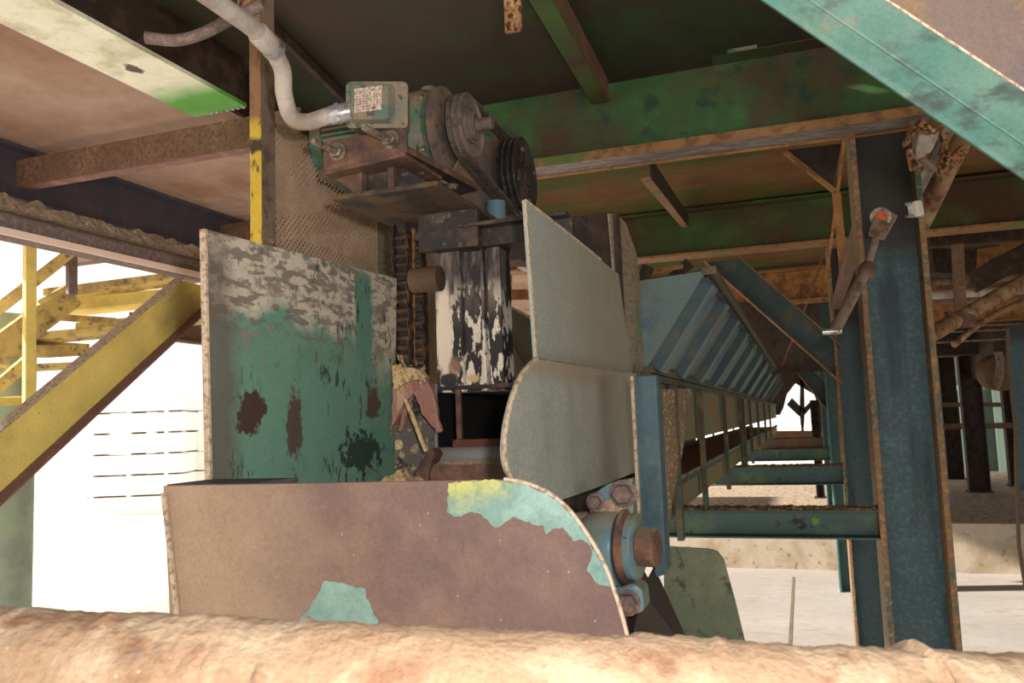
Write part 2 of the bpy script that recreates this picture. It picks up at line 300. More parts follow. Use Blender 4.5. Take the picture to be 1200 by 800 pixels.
M['chips'] = mat('wood_chip_ground', (176, 156, 134), [((200, 182, 160), ('n', 16, .5, .58)), ((128, 106, 86), ('n', 9, .52, .62)), ((220, 196, 160), ('v', 7, .1), .8)], rough=1, bump=.4, bscale=14)
M['yard'] = mat('yard_ground', (238, 224, 206), [((230, 212, 190), ('n', .5, .45, .62))], rough=1)
M['orange_steel'] = mat('orange_lit_steel', (156, 112, 70), [((122, 84, 56), ('n', 5, .48, .62)), ((176, 128, 76), ('n', 20, .52, .64))], rough=.8, bump=.2)  # orange tone paints warm bounce light onto the steel
M['dark_column'] = mat('dark_column', (66, 56, 52), [((50, 42, 38), ('n', 8, .48, .62))], rough=.8)
M['old_pipe'] = mat('old_pipe', (128, 98, 68), [((160, 134, 104), ('n', 8, .46, .62)), ((96, 66, 44), ('n', 16, .52, .62))], rough=.7, bump=.2)
M['crusty'] = mat('crusty_rust', (150, 112, 80), [((70, 46, 34), ('n', 50, .5, .56)), ((186, 156, 124), ('n', 30, .58, .64))], rough=1, bump=.8, bscale=60)
M['far_wall'] = mat('far_wall', (70, 84, 76), [((88, 96, 84), ('n', 2, .5, .66))], rough=.9)
M['far_teal'] = mat('far_teal', (88, 104, 96), [((90, 110, 100), ('n', 2, .5, .66))], rough=.7)
M['lumber'] = mat('lumber', (250, 248, 244), [((248, 240, 230), ('n', 3, .48, .62))], rough=.9)
M['rod_steel'] = mat('rod_steel', (122, 104, 90), [((88, 70, 58), ('n', 20, .5, .62))], rough=.5, bump=.15)
M['red_cap'] = mat('red_cap', (190, 84, 52), [((150, 60, 40), ('n', 60, .5, .6))], rough=.6)
M['white_paint'] = mat('white_clamp', (206, 200, 190), [], rough=.5)
M['hose'] = mat('hose', (90, 74, 62), [], rough=.7)
M['grey_sheet'] = mat('grey_sheet', (104, 100, 84), [((88, 86, 76), ('n', 3, .5, .66))], rough=.7)
M['box_green'] = mat('terminal_box_green', (92, 108, 96), [((132, 118, 100), ('n', 11, .44, .56)), ((150, 132, 112), ('up', .0, .6), .9), ((70, 76, 74), ('n', 34, .56, .62))], rough=.6, bump=.2)
M['chip_crust'] = mat('chip_crust', (120, 90, 62), [((80, 58, 44), ('n', 26, .48, .58)), ((170, 138, 100), ('n', 50, .56, .62))], rough=1, bump=.6)
M['pink_lip'] = mat('pale_pink_lip', (236, 208, 192), [], rough=.6, fine=.08)
# ================================================================ setting
def struct(o): return tag(o, kind='structure')
CZ = 4.25
mb = MB(); mb.box((-9, -6, -.1), (14, 13.5, 0)); struct(mb.build('floor', M['floor']))
mb = MB(); mb.box((-9, 13.5, -.1), (14, 24.0, .68)); struct(mb.build('floor_platform', M['chips']))
mb = MB(); mb.box((-9, 13.44, -.1), (14, 13.5, .70)); struct(mb.build('trim_1', M['step']))
mb = MB(); mb.box((-160, -120, -.3), (160, 160, -.101)); struct(mb.build('floor_yard', M['yard']))
# joint strips in the slab
j0 = PZ(930, 676, 0); j1 = PZ(925, 770, 0)
mb = MB(); d_ = (j1-j0).normalized(); mb.bar(j0+V((0, 0, .001)), j1-(j0-j1)*3+V((0, 0, .001)), .035, .004); tag(mb.build('floor_joint', M['tan_plate']), kind='structure')
# deck underside: sheets with a slot open to the level above
hx0 = PZ(852, 60, CZ).x; hx1 = PZ(888, 60, CZ).x; hy = PZ(870, 68, CZ).y; hy2 = PZ(870, 55, CZ).y
def sheet(x0, x1, y0, y1, z, m, n='ceiling'):
    mb = MB(); mb.box((x0, y0, z), (x1, y1, z+.03)); return struct(mb.build(n, m))
ylo, yhi = min(hy, hy2), max(hy, hy2)
sheet(-2.62, 14, -6, ylo, CZ, M['ceil'])
sheet(-2.62, hx0, ylo, yhi, CZ, M['ceil']); sheet(hx1, 14, ylo, yhi, CZ, M['ceil'])
sheet(-2.62, 14, yhi, 4.5, CZ, M['ceil'])
sheet(-2.62, 14, 4.5, 24, 4.42, M['panel_far'])
sheet(-5.6, -2.63, -6, 24, 4.02, M['panel_pink'])

# ---------------------------------------------------------------- great cross beams
def cross_beam(x0, x1, y, zb, zt, label, mweb, mlow, w=.26, group=None, slope=0, edge=None):
    e = empty('steel_cross_beam', ((x0+x1)/2, y, zb), label, 'beam', group)
    a = lambda z: (V((x0, y, z+slope)), V((x1, y, z)))
    mb = MB(); p, q = a((zb+zt)/2); mb.bar(p, q, .016, zt-zb-.05); mb.build('web', mweb, e)
    mb = MB(); p, q = a(zb+.012); mb.bar(p, q, w, .024); mb.build('bottom_flange', mlow, e, bevel=.003)
    mb = MB(); p, q = a(zt-.012); mb.bar(p, q, w, .024); mb.build('top_flange', mweb, e, bevel=.003)
    p, q = a(zb+.024); s = V((0, -w*.25, 0))
    tag(ridge(p+s, q+s, w*.5-.02, .02, 150, 3).build('dust_crust', M['flange_dust_and_lit_tan'], e), kind='stuff')
    if edge:
        p, q = a(zb+.0); mb = MB(); s = V((0, -w/2-.004, 0)); mb.bar(p+s, q+s, .008, .05); mb.build('flange_edge', edge, e, bevel=.002)
        mb = MB(); s = V((0, w/2-.002, -.002)); mb.bar(p+s, q+s, .03, .01); mb.build('rear_edge', M['orange_steel'], e)
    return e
cross_beam(-2.5, 7, 4.36, 3.755, 4.22, 'nearest big green I-beam across the deck, above the motor, with grey bottom edge', M['green_beam'], M['flange_grey'], slope=.07, edge=M['flange_dust_and_lit_tan'])
cross_beam(-3.5, 7, 8.1, 3.90, 4.36, 'second big green I-beam across the deck, behind the motor and grey guard plate', M['green_beam_far'], M['flange_dust_and_lit_tan'], slope=.06)
cross_beam(-3.5, 7, 12.0, 3.86, 4.36, 'third orange and green I-beam under the deck, beyond the diagonal brace', M['orange_steel'], M['flange_dust_and_lit_tan'])
cross_beam(-3.5, 7, 16.0, 3.8, 4.36, 'farthest orange I-beam under the deck', M['orange_steel'], M['flange_dust_and_lit_tan'])
# ---------------------------------------------------------------- ribs under the deck between the beams
def rib(p0, p1, h, w, name, label, m, group=None):
    e = empty(name, (p0+p1)/2, label, 'rib', group)
    up = V((0, 0, 1)); mb = MB(); mb.bar(p0, p1, .012, h); mb.build('stem', m[0], e)
    s, u = frame(p1-p0); mb = MB(); mb.bar(p0-s*w/2-u*(h/2), p1-s*w/2-u*(h/2), w, .012); mb.build('foot', m[1], e)
    return e
rib(PZ(640, -30, 4.19), PZ(712, 106, 4.19)-V((0, 0, .0)), .12, .09, 'deck_rib', 'slanting angle-iron rib above the big green beam, right of the hanging rusty strap', (M['brown_beam'], M['green_beam_far']))
rib(PY(762, 196, 4.6), PY(806, 258, 7.95), .12, .06, 'deck_rib', 'rib with painted-on lit and shaded faces running between the first and second green beams', (M['brown_web'], M['flange_dust_and_lit_tan']))  # tan foot and dark stem: lit and shaded sides set by colour
mb = MB(); a_ = PD(600, -20, 2.6); b_ = PD(602, 38, 2.6)
o = mb.bar(a_, b_, .055, .018, V((0, 1, 0))).build('hanging_strap', M['crusty'], bevel=.004); tag(o, 'rusty crusted strap end hanging from the deck at the top edge', 'strap')
# seam strip on the deck left of the motor
p0 = PZ(322, 28, 4.24); p1 = PZ(402, 108, 4.24)
mb = MB(); d_ = (p1-p0); mb.bar(p0-d_*1.2-V((0, 0, .03)), p1+d_*1.5-V((0, 0, .03)), .03, .05); tag(mb.build('deck_angle', M['brown_web']), 'thin dark angle bar running under the deck behind the grey conduit', 'angle bar')
# ---------------------------------------------------------------- left longitudinal beam with the pale flange
mb = MB(); mb.box((-2.64, 3.3, 4.02), (-2.62, 24, 4.42)); struct(mb.build('trim_2', M['brown_web']))
mb = MB(); mb.box((-2.62, 4.5, 4.25), (14, 4.52, 4.42)); struct(mb.build('trim_3', M['ceil']))
e = empty('pale_flanged_beam', (-2.65, 1, 4.0), 'long beam at top left with green underside painted pale with flash glare and dark brown web', 'beam')
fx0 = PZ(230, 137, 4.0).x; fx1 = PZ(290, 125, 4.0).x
mb = MB(); mb.box((fx0, -4, 3.995), (fx1, 3.28, 4.015)); mb.build('bottom_flange', M['glare_flange'], e)
mb = MB(); mb.box((fx1-.03, -4, 4.015), (fx1-.012, 3.28, 4.25)); mb.build('web', M['brown_web'], e)
# weld beads
mb = MB()
for i in range(7):
    p = V((fx0+.12+i*.032, 3.262, 3.985)); mb.lathe(p, (0, 0, 1), [(-.004, .002), (0, .007), (.006, .008)], 8)
mb.build('weld_bead', M['galv'], e)
def left_cross(y, zb, x0, x1, label):
    e = empty('brown_cross_channel', ((x0+x1)/2, y, zb), label, 'beam')
    mb = MB(); mb.bar(V((x0, y, zb+.075)), V((x1, y, zb+.075)), .012, .15); mb.build('web', M['brown_beam'], e)
    mb = MB(); mb.bar(V((x0, y+.035, zb)), V((x1, y+.035, zb)), .07, .012); mb.build('lip', M['purple_edge'], e)
    return e
zb1 = PY(150, 196, 3.3).z
left_cross(3.3, zb1, -5.6, -2.2, 'brown channel crossing under the deck at left, where the pale beam ends')
zb2 = PY(250, 288, 5.6).z
left_cross(5.0, 3.80, -5.6, -2.3, 'short brown channel under the deck just left of the yellow post')
# dark blue grey longitudinal beam under the deck
mb = MB(); mb.prof((-4.05, -2, 3.86), (-4.05, 7.5, 3.86), IB(.16, .32, .018, .012)); tag(mb.build('dark_longitudinal_beam', M['navy_beam'], bevel=.003), 'dark blue-grey beam under the deck above the dust-covered rail', 'beam')

# dusty rail (runs with the conveyor)
e = empty('dusty_rail', (-2.2, 2, 3.0), 'dust-covered steel rail crossing at left above the yellow brace', 'beam')
mb = MB(); mb.prof((-2.2, -1.5, 3.035), (-2.2, 5.2, 3.035), [(-.05, -.0375), (.05, -.0375), (.05, .02), (.03, .0375), (-.05, .0375)]); mb.build('channel', M['dusty_pipe'], e, bevel=.01)
mb = MB(); mb.box((-2.150, -1.5, 2.992), (-2.138, 5.2, 3.012)); mb.build('bright_lip', M['pink_lip'], e)
tag(ridge((-2.2, -1.5, 3.072), (-2.2, 5.2, 3.072), .125, .065, 420, 5).build('dust_layer', M['dust'], e), kind='stuff')
# yellow brace in the plane X=-2.25
def XP(pts, x): return [PX(u, v, x) for u, v in pts]
e = empty('yellow_brace', PX(0, 540, -2.22), 'broad yellow diagonal brace under the dusty rail', 'brace')
a = PX(-40, 530, -2.2); b = PX(0, 497, -2.2); ul = PX(205, 328, -2.2); lr = PX(236, 362, -2.2); ll = PX(0, 580, -2.2)
ext = lambda p, q, t: p+(p-q)*t
pts = [ext(b, ul, .7), ul, PX(237, 334, -2.2), lr, ext(ll, lr, .7)]
MB().plate(pts, (-.014, 0, 0)).build('web', M['yellow'], e)
MB().plate([ext(b, ul, .7), ul, ul+V((.045, 0, 0)), ext(b, ul, .7)+V((.045, 0, 0))], (0, .002, .010)).build('upper_flange', M['bare_edge'], e)
MB().plate([ext(ll, lr, .7), lr, lr+V((.05, 0, 0)), ext(ll, lr, .7)+V((.05, 0, 0))], (0, .002, .010)).build('lower_flange', M['purple_edge'], e)
# round green column
c_ = PD(-8, 600, 5.2)
mb = MB(); mb.lathe((c_.x, c_.y, 0), (0, 0, 1), [(0, .32), (.02, .32), (.03, .225), (3.2, .225)], 40); tag(mb.build('round_green_column', M['round_green'], smooth=True), 'round pale green column at the left edge behind the yellow brace', 'column')
# reddish far beam behind the left guard
p = PD(150, 380, 7.0); q = PD(300, 398, 7.4)
tag(MB().prof(p, q, IB(.12, .2, .02, .012)).build('reddish_beam', M['brown_beam']), 'reddish brown beam end seen just left of the green side guard', 'beam')

# ---------------------------------------------------------------- yellow stairs at left
e = empty('yellow_stairs', PD(110, 480, 5.5), 'yellow steel stair with dusty treads in the glare at left', 'stairs')
def tread(l, r, th, dep, name='tread', m='yellow_dusty'):
    a = PD(l[0], l[1], dep); b = PD(r[0], r[1], dep+.35); n = V((.25, .95, 0))*.26
    lo = V((0, 0, -th)); mb = MB(); mb.plate([a, b, b+lo, a+lo], n); return mb.build(name, M[m], e, bevel=.004)
tread((50, 338), (205, 318), .05, 5.6, 'landing_edge'); tread((48, 352), (215, 336), .09, 5.7, 'landing_face', 'yellow')
tread((50, 366), (96, 369), .045, 5.3); tread((88, 378), (235, 363), .07, 5.8); tread((6, 392), (170, 378), .045, 5.1)
tread((4, 402), (60, 400), .08, 5.0); tread((-10, 428), (110, 423), .03, 5.0, m='yellow_dusty'); tread((-10, 466), (34, 462), .045, 4.8, m='yellow')
mb = MB(); mb.bar(PD(-10, 415, 4.9), PD(85, 345, 5.4), .05, .16); mb.build('stringer', M['yellow_dusty'], e)
mb = MB(); mb.bar(PD(-10, 460, 4.6), PD(36, 420, 4.8), .04, .07); mb.build('stringer', M['yellow_dusty'], e)
e = empty('yellow_handrail', PD(34, 470, 4.5), 'yellow square handrail post with slanting rail beside the stair', 'railing')
MB().bar(PD(34, 474, 4.5), PD(35, 262, 4.5), .055, .055, V((.4, 1, 0))).build('post', M['yellow'], e, bevel=.004)
MB().bar(PD(-30, 384, 4.45), PD(88, 292, 4.75), .05, .06).build('rail', M['yellow_dusty'], e, bevel=.004)
MB().bar(PD(84, 345, 4.75), PD(84, 262, 4.75), .05, .05, V((.4, 1, 0))).build('post', M['dusty_pipe'], e, bevel=.004)
MB().bar(PD(45, 355, 4.8), PD(78, 338, 4.9), .02, .03).build('rail', M['yellow_dusty'], e)
tag(MB().box((-9.5, 14, 3.2), (-7.5, 16, 3.9)).build('shed_eave', M['navy_beam']), 'dark eave of a far shed seen in the glare behind the handrail', 'eave')

# ---------------------------------------------------------------- lumber stacks in the yard
def stack(u, v, d, n, w):
    b = PD(u, v, d); z = 0
    mb = MB()
for i, (u, d, w, rows) in enumerate(((150, 26, 3.4, 6), (215, 27.5, 2.8, 6))):
    b = PD(u, 560, d); b.z = -.1; s = CR @ V((1, 0, 0)); s.z = 0; s.normalize(); n_ = V((-s.y, s.x, 0))
    e = empty('lumber_stack', b, ('left' if i == 0 else 'right')+' of the two pale lumber stacks in the sunlit yard', 'lumber stack')
    for k in range(rows):
        z = -.1+k*.66
        mb = MB(); mb.plate([b+s*x+n_*y+V((0, 0, z+.06)) for x, y in ((-w/2, 0), (w/2, 0), (w/2, 1.2), (-w/2, 1.2))], (0, 0, .60)); mb.build('board_bundle', M['lumber'], e, bevel=.01)
        for q in (-.35, 0, .35):
            mb = MB(); c = b+s*(q*w)+V((0, 0, z)); mb.plate([c+s*x+n_*y for x, y in ((-.06, .03), (.06, .03), (.06, 1.17), (-.06, 1.17))], (0, 0, .06)); mb.build('bearer', M['lumber'], e)
# ================================================================ columns, rungs, braces
XA = .30
def h_column(y, wd, label, mweb, fd=.30, zt=4.22, tf=.028, z0=0, x=XA, group=None, medge=None):
    e = empty('steel_column', (x+wd/2, y, z0), label, 'column', group)
    MB().box((x+tf, y-.008, z0), (x+wd-tf, y+.008, zt)).build('web', mweb, e)
    for a, b in ((x, x+tf), (x+wd-tf, x+wd)):
        MB().box((a, y-fd/2, z0), (b, y+fd/2, zt)).build('flange', medge or M['column_edge'], e, bevel=.005)
    return e
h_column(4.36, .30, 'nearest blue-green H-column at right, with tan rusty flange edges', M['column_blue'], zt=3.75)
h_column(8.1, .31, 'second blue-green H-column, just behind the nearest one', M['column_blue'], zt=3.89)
h_column(12.0, .31, 'third teal H-column beyond the cross rungs', M['far_column'], zt=3.86, medge=M['far_column'])
h_column(16.0, .31, 'fourth teal H-column, farthest in the row beside the conveyor', M['far_column'], zt=3.8, medge=M['far_column'], z0=.68)
# the column continues past the big beam to the deck
for y in (4.36,):
    for x in (XA+.01, XA+.14, XA+.28):
        pass
def rung(y, z0, z1, x0, x1, label, m='rung_teal'):
    e = empty('cross_rung', ((x0+x1)/2, y, z0), label, 'beam')
    MB().prof((x0, y, (z0+z1)/2), (x1, y, (z0+z1)/2), CH(.10, z1-z0, .010)).build('channel', M[m], e, bevel=.004)
    tag(ridge((x0, y, z1-.004), (x1, y, z1-.004), .1, .032, 140, y).build('chip_crust', M['chip_crust'], e), kind='stuff')
    return e
rung(4.26, 1.79, 1.925, -1.15, .30, 'nearest teal cross rung between conveyor and column, with a bright green paint spot')
rung(8.0, 1.73, 1.90, -1.15, .30, 'second cross rung, mid green under a rusty chip layer')
rung(12.0, 1.72, 1.88, -1.15, .30, 'third cross rung toward the bright far opening')
rung(16.0, 1.72, 1.90, -1.15, .30, 'fourth cross rung, farthest below the bright far opening', 'brown_beam')
# short stretcher between the columns (left edges)
MBs = MB(); MBs.prof((XA+.05, 4.5, 3.35), (XA+.05, 7.95, 3.35), CH(.06, .1, .01)); tag(MBs.build('column_stretcher', M['brown_beam']), 'rusty channel joining the nearest column to the second column at the top', 'channel')
# gusset plates on column tops
def gusset(pts, y, label, m='brown_beam', th=.014):
    o = MB().plate([PY(u, v, y) for u, v in pts], (0, th, 0)).build('gusset_plate', M[m]); return tag(o, label, 'gusset plate')
gusset(((920, 176), (986, 168), (976, 222)), 5.3, 'triangular dark gusset plate under the big green beam beside the column', 'dark_column')
tag(MB().bar(PY(920, 178, 5.28), PY(978, 224, 5.28), .03, .018, V((0, 1, 0))).build('gusset_edge_bar', M['orange_steel']), 'thin orange edge bar along the triangular gusset plate', 'bar')
tag(MB().bar(PY(1000, 82, 5.2), PY(968, 330, 8.0), .02, .02).build('orange_tie_rod', M['orange_steel']), 'thin orange tie rod slanting down beside the nearest column flange', 'rod')
tag(MB().bar(PY(980, 226, 6.4), PY(990, 330, 6.4), .06, .02).build('orange_strap', M['orange_steel']), 'short orange strap on the second column below the gusset', 'strap')
# diagonal knee braces
def knee(y, pts, th, label, m='hopper_dark'):
    e = empty('knee_brace', PY(*pts[3], y), label, 'brace')
    P = [PY(u, v, y) for u, v in pts]    # upper-left-top, right-top, right-bottom, upper-left-bottom
    MB().plate(P, (0, .012, 0)).build('web', M[m], e)
    d = (P[2]-P[3]).normalized(); n = V((0, -1, 0))
    MB().plate([P[3], P[2], P[2]+n*.1, P[3]+n*.1], V((-d.z, 0, d.x))*.012).build('lower_flange', M['orange_steel'], e)
    MB().plate([P[0], P[1], P[1]+n*.1, P[0]+n*.1], V((-d.z, 0, d.x))*.012).build('upper_flange', M['column_edge'], e)
    return e
knee(8.0, ((866, 303), (986, 408), (986, 450), (826, 308)), .1, 'blue diagonal knee brace from second green beam down to the second column')
knee(12.0, ((918, 398), (968, 450), (968, 480), (912, 410)), .1, 'smaller dark diagonal knee brace farther back, above the bright opening')
o = MB().box((PY(846, 352, 11.7).x, 11.7, PY(900, 438, 11.7).z), (PY(962, 352, 11.7).x, 11.76, PY(900, 352, 11.7).z)).build('dark_fill_sheet', M['dark_column']); tag(o, 'added dark sheet filling the black area behind the diagonal knee brace', 'sheet')  # sheet added to darken the area behind the brace
tag(MB().tube([PY(968, 290, 9.2), PY(938, 378, 9.8), PY(915, 430, 10.3)], .012, 8).build('red_rod', M['slat_red']), 'thin reddish rod slanting behind the knee brace', 'rod')
tag(MB().bar(PY(908, 356, 9), PY(975, 350, 9), .03, .05).build('orange_tie_bar', M['orange_steel']), 'thin orange horizontal bar beyond the diagonal brace', 'bar')
# added dark frame blocks the far light, standing in for brace and trough silhouettes
Y = 21.0
e = empty('far_silhouette_frame', PY(930, 520, Y), 'added dark end frame standing for far silhouettes, with arched bright opening split by a Y-shaped post', 'frame')
def pl(pts, name, m='dark_column', th=.06): return MB().plate([PY(u, v, Y) for u, v in pts], (0, th, 0)).build(name, M[m], e)
pl([(860, 300), (1010, 300), (1010, 470), (957, 470), (954, 462), (934, 450), (932, 449), (922, 462), (918, 478), (914, 486), (860, 486)], 'added_upper_silhouette')
pl([(957, 470), (1010, 470), (1010, 506), (958, 506)], 'side_panel')
pl([(860, 505), (1010, 504), (1010, 512), (860, 514)], 'added_sill_silhouette', 'brown_beam')
pl([(938, 440), (942, 440), (943, 482), (942, 505), (939, 505), (937, 482)], 'added_post_silhouette')
pl([(937, 488), (922, 474), (928, 466), (940, 478)], 'left_arm')
pl([(943, 486), (956, 471), (952, 468), (940, 480)], 'right_arm')
# ---------------------------------------------------------------- rod with socket head on the nearest column
e = empty('lever_rod', PY(976, 388, 3.9), 'brown lever rod with a socket head and red centre leaning on the nearest column', 'lever')
h = PY(1036, 256, 4.05); t = PY(978, 388, 3.85); m_ = PY(1014, 320, 4.0)
dr = (t-h).normalized()
MB().tube([h+dr*.08, m_], .017, 14).build('inner_rod', M['rod_steel'], e, smooth=True)
MB().tube([m_-dr*.04, t], .026, 16).build('outer_tube', M['rod_steel'], e, smooth=True)
MB().tube([m_-dr*.05, m_-dr*.02, m_, m_+dr*.02], [.03, .036, .036, .03], 16).build('collar', M['rust_steel'], e, smooth=True)
vd = (EYE-h).normalized(); s_, u_ = frame(vd)
mb = MB(); mb.plate([h+dr*.11+dr.cross(vd)*a*.045+vd*(-.03) for a in (-1, 1)]+[h-dr*.02+dr.cross(vd)*.055-vd*.03, h-dr*.05-vd*.03, h-dr*.04-dr.cross(vd)*.06-vd*.03], vd*.055); mb.build('clevis_block', M['rod_steel'], e, bevel=.008)
MB().lathe(h+vd*.02+dr.cross(vd)*.018*1, vd, [(0, .046), (.012, .046), (.012, .03), (.004, .03)], 28).build('socket_ring', M['bolt_steel'], e, smooth=True)
tag(MB().lathe(h+vd*.02+dr.cross(vd)*.018, vd, [(0, .027), (.006, .027), (.008, .018)], 20).build('socket_centre', M['red_cap'], e, smooth=True), 'red rusty socket centre')
MB().tube([t+V((-.05, 0, 0)), t, t+V((.03, .0, 0))], .013, 10).build('end_pin', M['galv'], e, smooth=True)
# brackets that hold the rod on the column
MB().bar(h-vd*.01, h-vd*.01+V((0, .35, 0)), .03, .05).build('mount', M['rust_steel'], e)
# ---------------------------------------------------------------- pipe bundle on the right of the column
def pipe(pts, r, name, label, cat, m, group=None, n=14, sm=True):
    o = MB().tube(pts, r, n).build(name, M[m], smooth=sm); return tag(o, label, cat, group)
P = lambda u, v, d: PD(u, v, d)
pipe([P(1134, 150, 3.6), P(1078, 268, 4.4)], .042, 'slanting_pipe', 'thickest of the three tan pipes slanting behind the nearest column', 'pipe', 'old_pipe')
pipe([P(1118, 140, 3.7), P(1072, 232, 4.4)], .026, 'slanting_pipe', 'middle of the three tan pipes slanting behind the nearest column', 'pipe', 'conduit')
pipe([P(1100, 130, 3.8), P(1070, 205, 4.4)], .022, 'slanting_pipe', 'leftmost of the three tan pipes slanting behind the nearest column', 'pipe', 'old_pipe')
e = empty('crusted_clamp', P(1085, 170, 3.5), 'rust-crusted pipe clamp with grey jaw below the near teal beam', 'clamp')
def lump(pts, w, name, m, d=3.45): 
    return MB().plate([P(u, v, d) for u, v in pts], (CR @ V((0, 0, -1)))*w).build(name, M[m], e, bevel=.012)
lump(((1080, 136), (1092, 146), (1100, 150), (1096, 156), (1084, 152), (1076, 150), (1066, 172), (1064, 164), (1072, 146)), .06, 'upper_jaw', 'crusty')
lump(((1078, 154), (1096, 156), (1102, 150), (1100, 162), (1092, 178), (1086, 180), (1080, 196), (1072, 190), (1074, 170)), .05, 'grey_jaw', 'conduit', 3.5)
lump(((1080, 186), (1084, 182), (1100, 194), (1098, 202)), .05, 'lower_jaw', 'rod_steel', 3.45)
lump(((1106, 152), (1116, 158), (1110, 176), (1118, 180), (1130, 168), (1138, 176), (1120, 196), (1104, 206), (1100, 194), (1108, 178)), .05, 'side_jaw', 'crusty', 3.55)
lump(((1066, 172), (1072, 176), (1078, 194), (1072, 200), (1068, 184)), .05, 'side_lump', 'crusty', 3.5)
e = empty('white_clamp', P(1073, 245, 4.1), 'small white cable clamp on the right edge of the nearest column', 'clamp')
q = P(1073, 245, 4.05)
MB().bar(P(1071, 236, 3.85), P(1075, 254, 3.85), .05, .05).build('body', M['white_paint'], e, bevel=.006)
MB().tube([P(1060, 239, 3.84), P(1072, 238, 3.84)], .009, 8).build('upper_prong', M['galv'], e); MB().tube([P(1060, 254, 3.84), P(1083, 252, 3.84)], .009, 8).build('lower_prong', M['galv'], e)

# ---------------------------------------------------------------- clutter under the deck at right
def hb(u0, v0, u1, v1, d0, d1, w, h, name, label, cat, m, pr=None):
    o = (MB().prof(P(u0, v0, d0), P(u1, v1, d1), pr) if pr else MB().bar(P(u0, v0, d0), P(u1, v1, d1), w, h)).build(name, M[m], bevel=.004); return tag(o, label, cat)
hb(1085, 276, 1260, 264, 8, 8, .1, .24, 'brown_channel', 'wide dark channel under the deck right of the nearest column', 'beam', 'brown_web')
hb(1085, 268, 1155, 263, 7.8, 7.8, .04, .05, 'orange_ledge', 'orange ledge on the dark channel right of the nearest column', 'ledge', 'orange_steel')
hb(1122, 286, 1126, 378, 7.4, 7.4, .09, .09, 'drop_hanger', 'brown vertical hanger carrying the junction bracket at right', 'hanger', 'brown_beam')
hb(1086, 306, 1200, 316, 9.8, 10.2, .2, .3, 'dark_girder', 'dark girder behind the brown hanger at right', 'beam', 'brown_web')
o = MB().plate([P(1144, 328, 9.2), P(1146, 292, 9.2), P(1172, 288, 9.2), P(1174, 262, 9.2), P(1260, 254, 9.2), P(1260, 262, 9.2)], (0, .02, 0)).build('orange_sheet', M['orange_steel']); tag(o, 'steel sheet painted in orange light under the deck near the right edge', 'panel')
hb(1138, 332, 1250, 272, 8.6, 8.6, .06, .22, 'dark_strut', 'dark brown strut slanting up to the right edge', 'strut', 'brown_web')
pipe([P(1086, 331, 9), P(1260, 322, 9)], .045, 'horizontal_pipe', 'upper of two grey horizontal pipes right of the column', 'pipe', 'rod_steel')
pipe([P(1086, 346, 9), P(1260, 336, 9)], .05, 'horizontal_pipe', 'lower of two grey horizontal pipes right of the column', 'pipe', 'conduit')
pipe([P(1086, 352, 9.6), P(1260, 344, 9.6)], .05, 'brown_pipe', 'dim brown pipe running just below the two grey pipes', 'pipe', 'brown_beam')
pipe([P(1080, 398, 5.0), P(1112, 380, 5.2), P(1130, 370, 5.3), P(1250, 300, 5.6)], .05, 'diagonal_pipe', 'thick tan pipe rising from the column edge to the right edge', 'pipe', 'old_pipe')
pipe([P(1118, 404, 5.2), P(1140, 385, 5.3), P(1170, 366, 5.4), P(1260, 325, 5.6)], .02, 'diagonal_conduit', 'thin tan conduit rising below the thick diagonal pipe', 'conduit', 'old_pipe')
e = empty('junction_bracket', P(1130, 385, 5.3), 'small brown bracket box on the thick diagonal pipe', 'bracket')
lump(((1115, 366), (1144, 368), (1144, 383), (1116, 386)), .1, 'box', 'rust_steel', 5.2); lump(((1110, 365), (1120, 364), (1120, 368), (1110, 369)), .05, 'tab', 'rust_steel', 5.15)
for i, (a, b) in enumerate(((404, 396), (392, 386), (386, 380))):
    pipe([P(1086, a-2, 11), P(1270, b-4, 11)], .014, 'thin_cable', ('lowest', 'middle', 'highest')[i]+' of three thin cables strung at right above the dark hood', 'cable', 'rod_steel')
pipe([P(1180, 385, 6.0), P(1182, 430, 6.0), P(1190, 500, 6.0), P(1191, 560, 6.05), P(1194, 640, 6.1), P(1202, 690, 6.2)], .014, 'hanging_hose', 'thin brown hose hanging down near the right edge', 'hose', 'hose', n=10)
hb(1192, 380, 1204, 575, 10, 10, .2, .1, 'dim_side_post', 'dim dark post at the right edge behind the hose', 'post', 'column_blue')
# dark columns standing on the raised platform
def dcol(u, v, wpx, label, ztop=3.9):
    b = PZ(u, v, .68); d = (CR.transposed() @ (b-EYE)).z*-1; w = wpx*d/F
    e = empty('dark_column', b, label, 'column')
    MB().box((b.x-w/2, b.y-.01, .68), (b.x+w/2, b.y+.01, ztop)).build('web', M['dark_column'], e)
    for sx in (-1, 1):
        MB().box((b.x+sx*w/2-.012, b.y-.12, .68), (b.x+sx*w/2+.012, b.y+.12, ztop)).build('flange', M['dark_column'], e)
    MB().box((b.x-w/2-.05, b.y-.16, .68), (b.x+w/2+.05, b.y+.16, .70)).build('base_plate', M['dark_column'], e)
dcol(1120, 561, 16, 'leftmost dark column standing on the chip-covered platform'); dcol(1148, 576, 21, 'middle dark column standing on the chip-covered platform'); dcol(1190, 569, 10, 'rightmost dark column on the platform behind the hose')
dcol(1215, 560, 18, 'dark column on the platform cut by the right edge'); dcol(962, 583, 0+8, 'slim dark post beside the third teal column', 2.6)
hb(1090, 500, 1200, 498, 17, 17, .06, .12, 'low_rail', 'brown horizontal rail between the dark columns', 'rail', 'brown_beam')
hb(1090, 474, 1210, 474, 18.5, 18.5, .06, .1, 'upper_rail', 'brown horizontal rail above the low rail between dark columns', 'rail', 'brown_beam')
o = MB().box((3.2, 16.2, 2.9), (9.5, 18.5, 4.3)).build('dark_hood', M['dark_column']); tag(o, 'large dark machine hood hanging above the dark columns', 'hood')
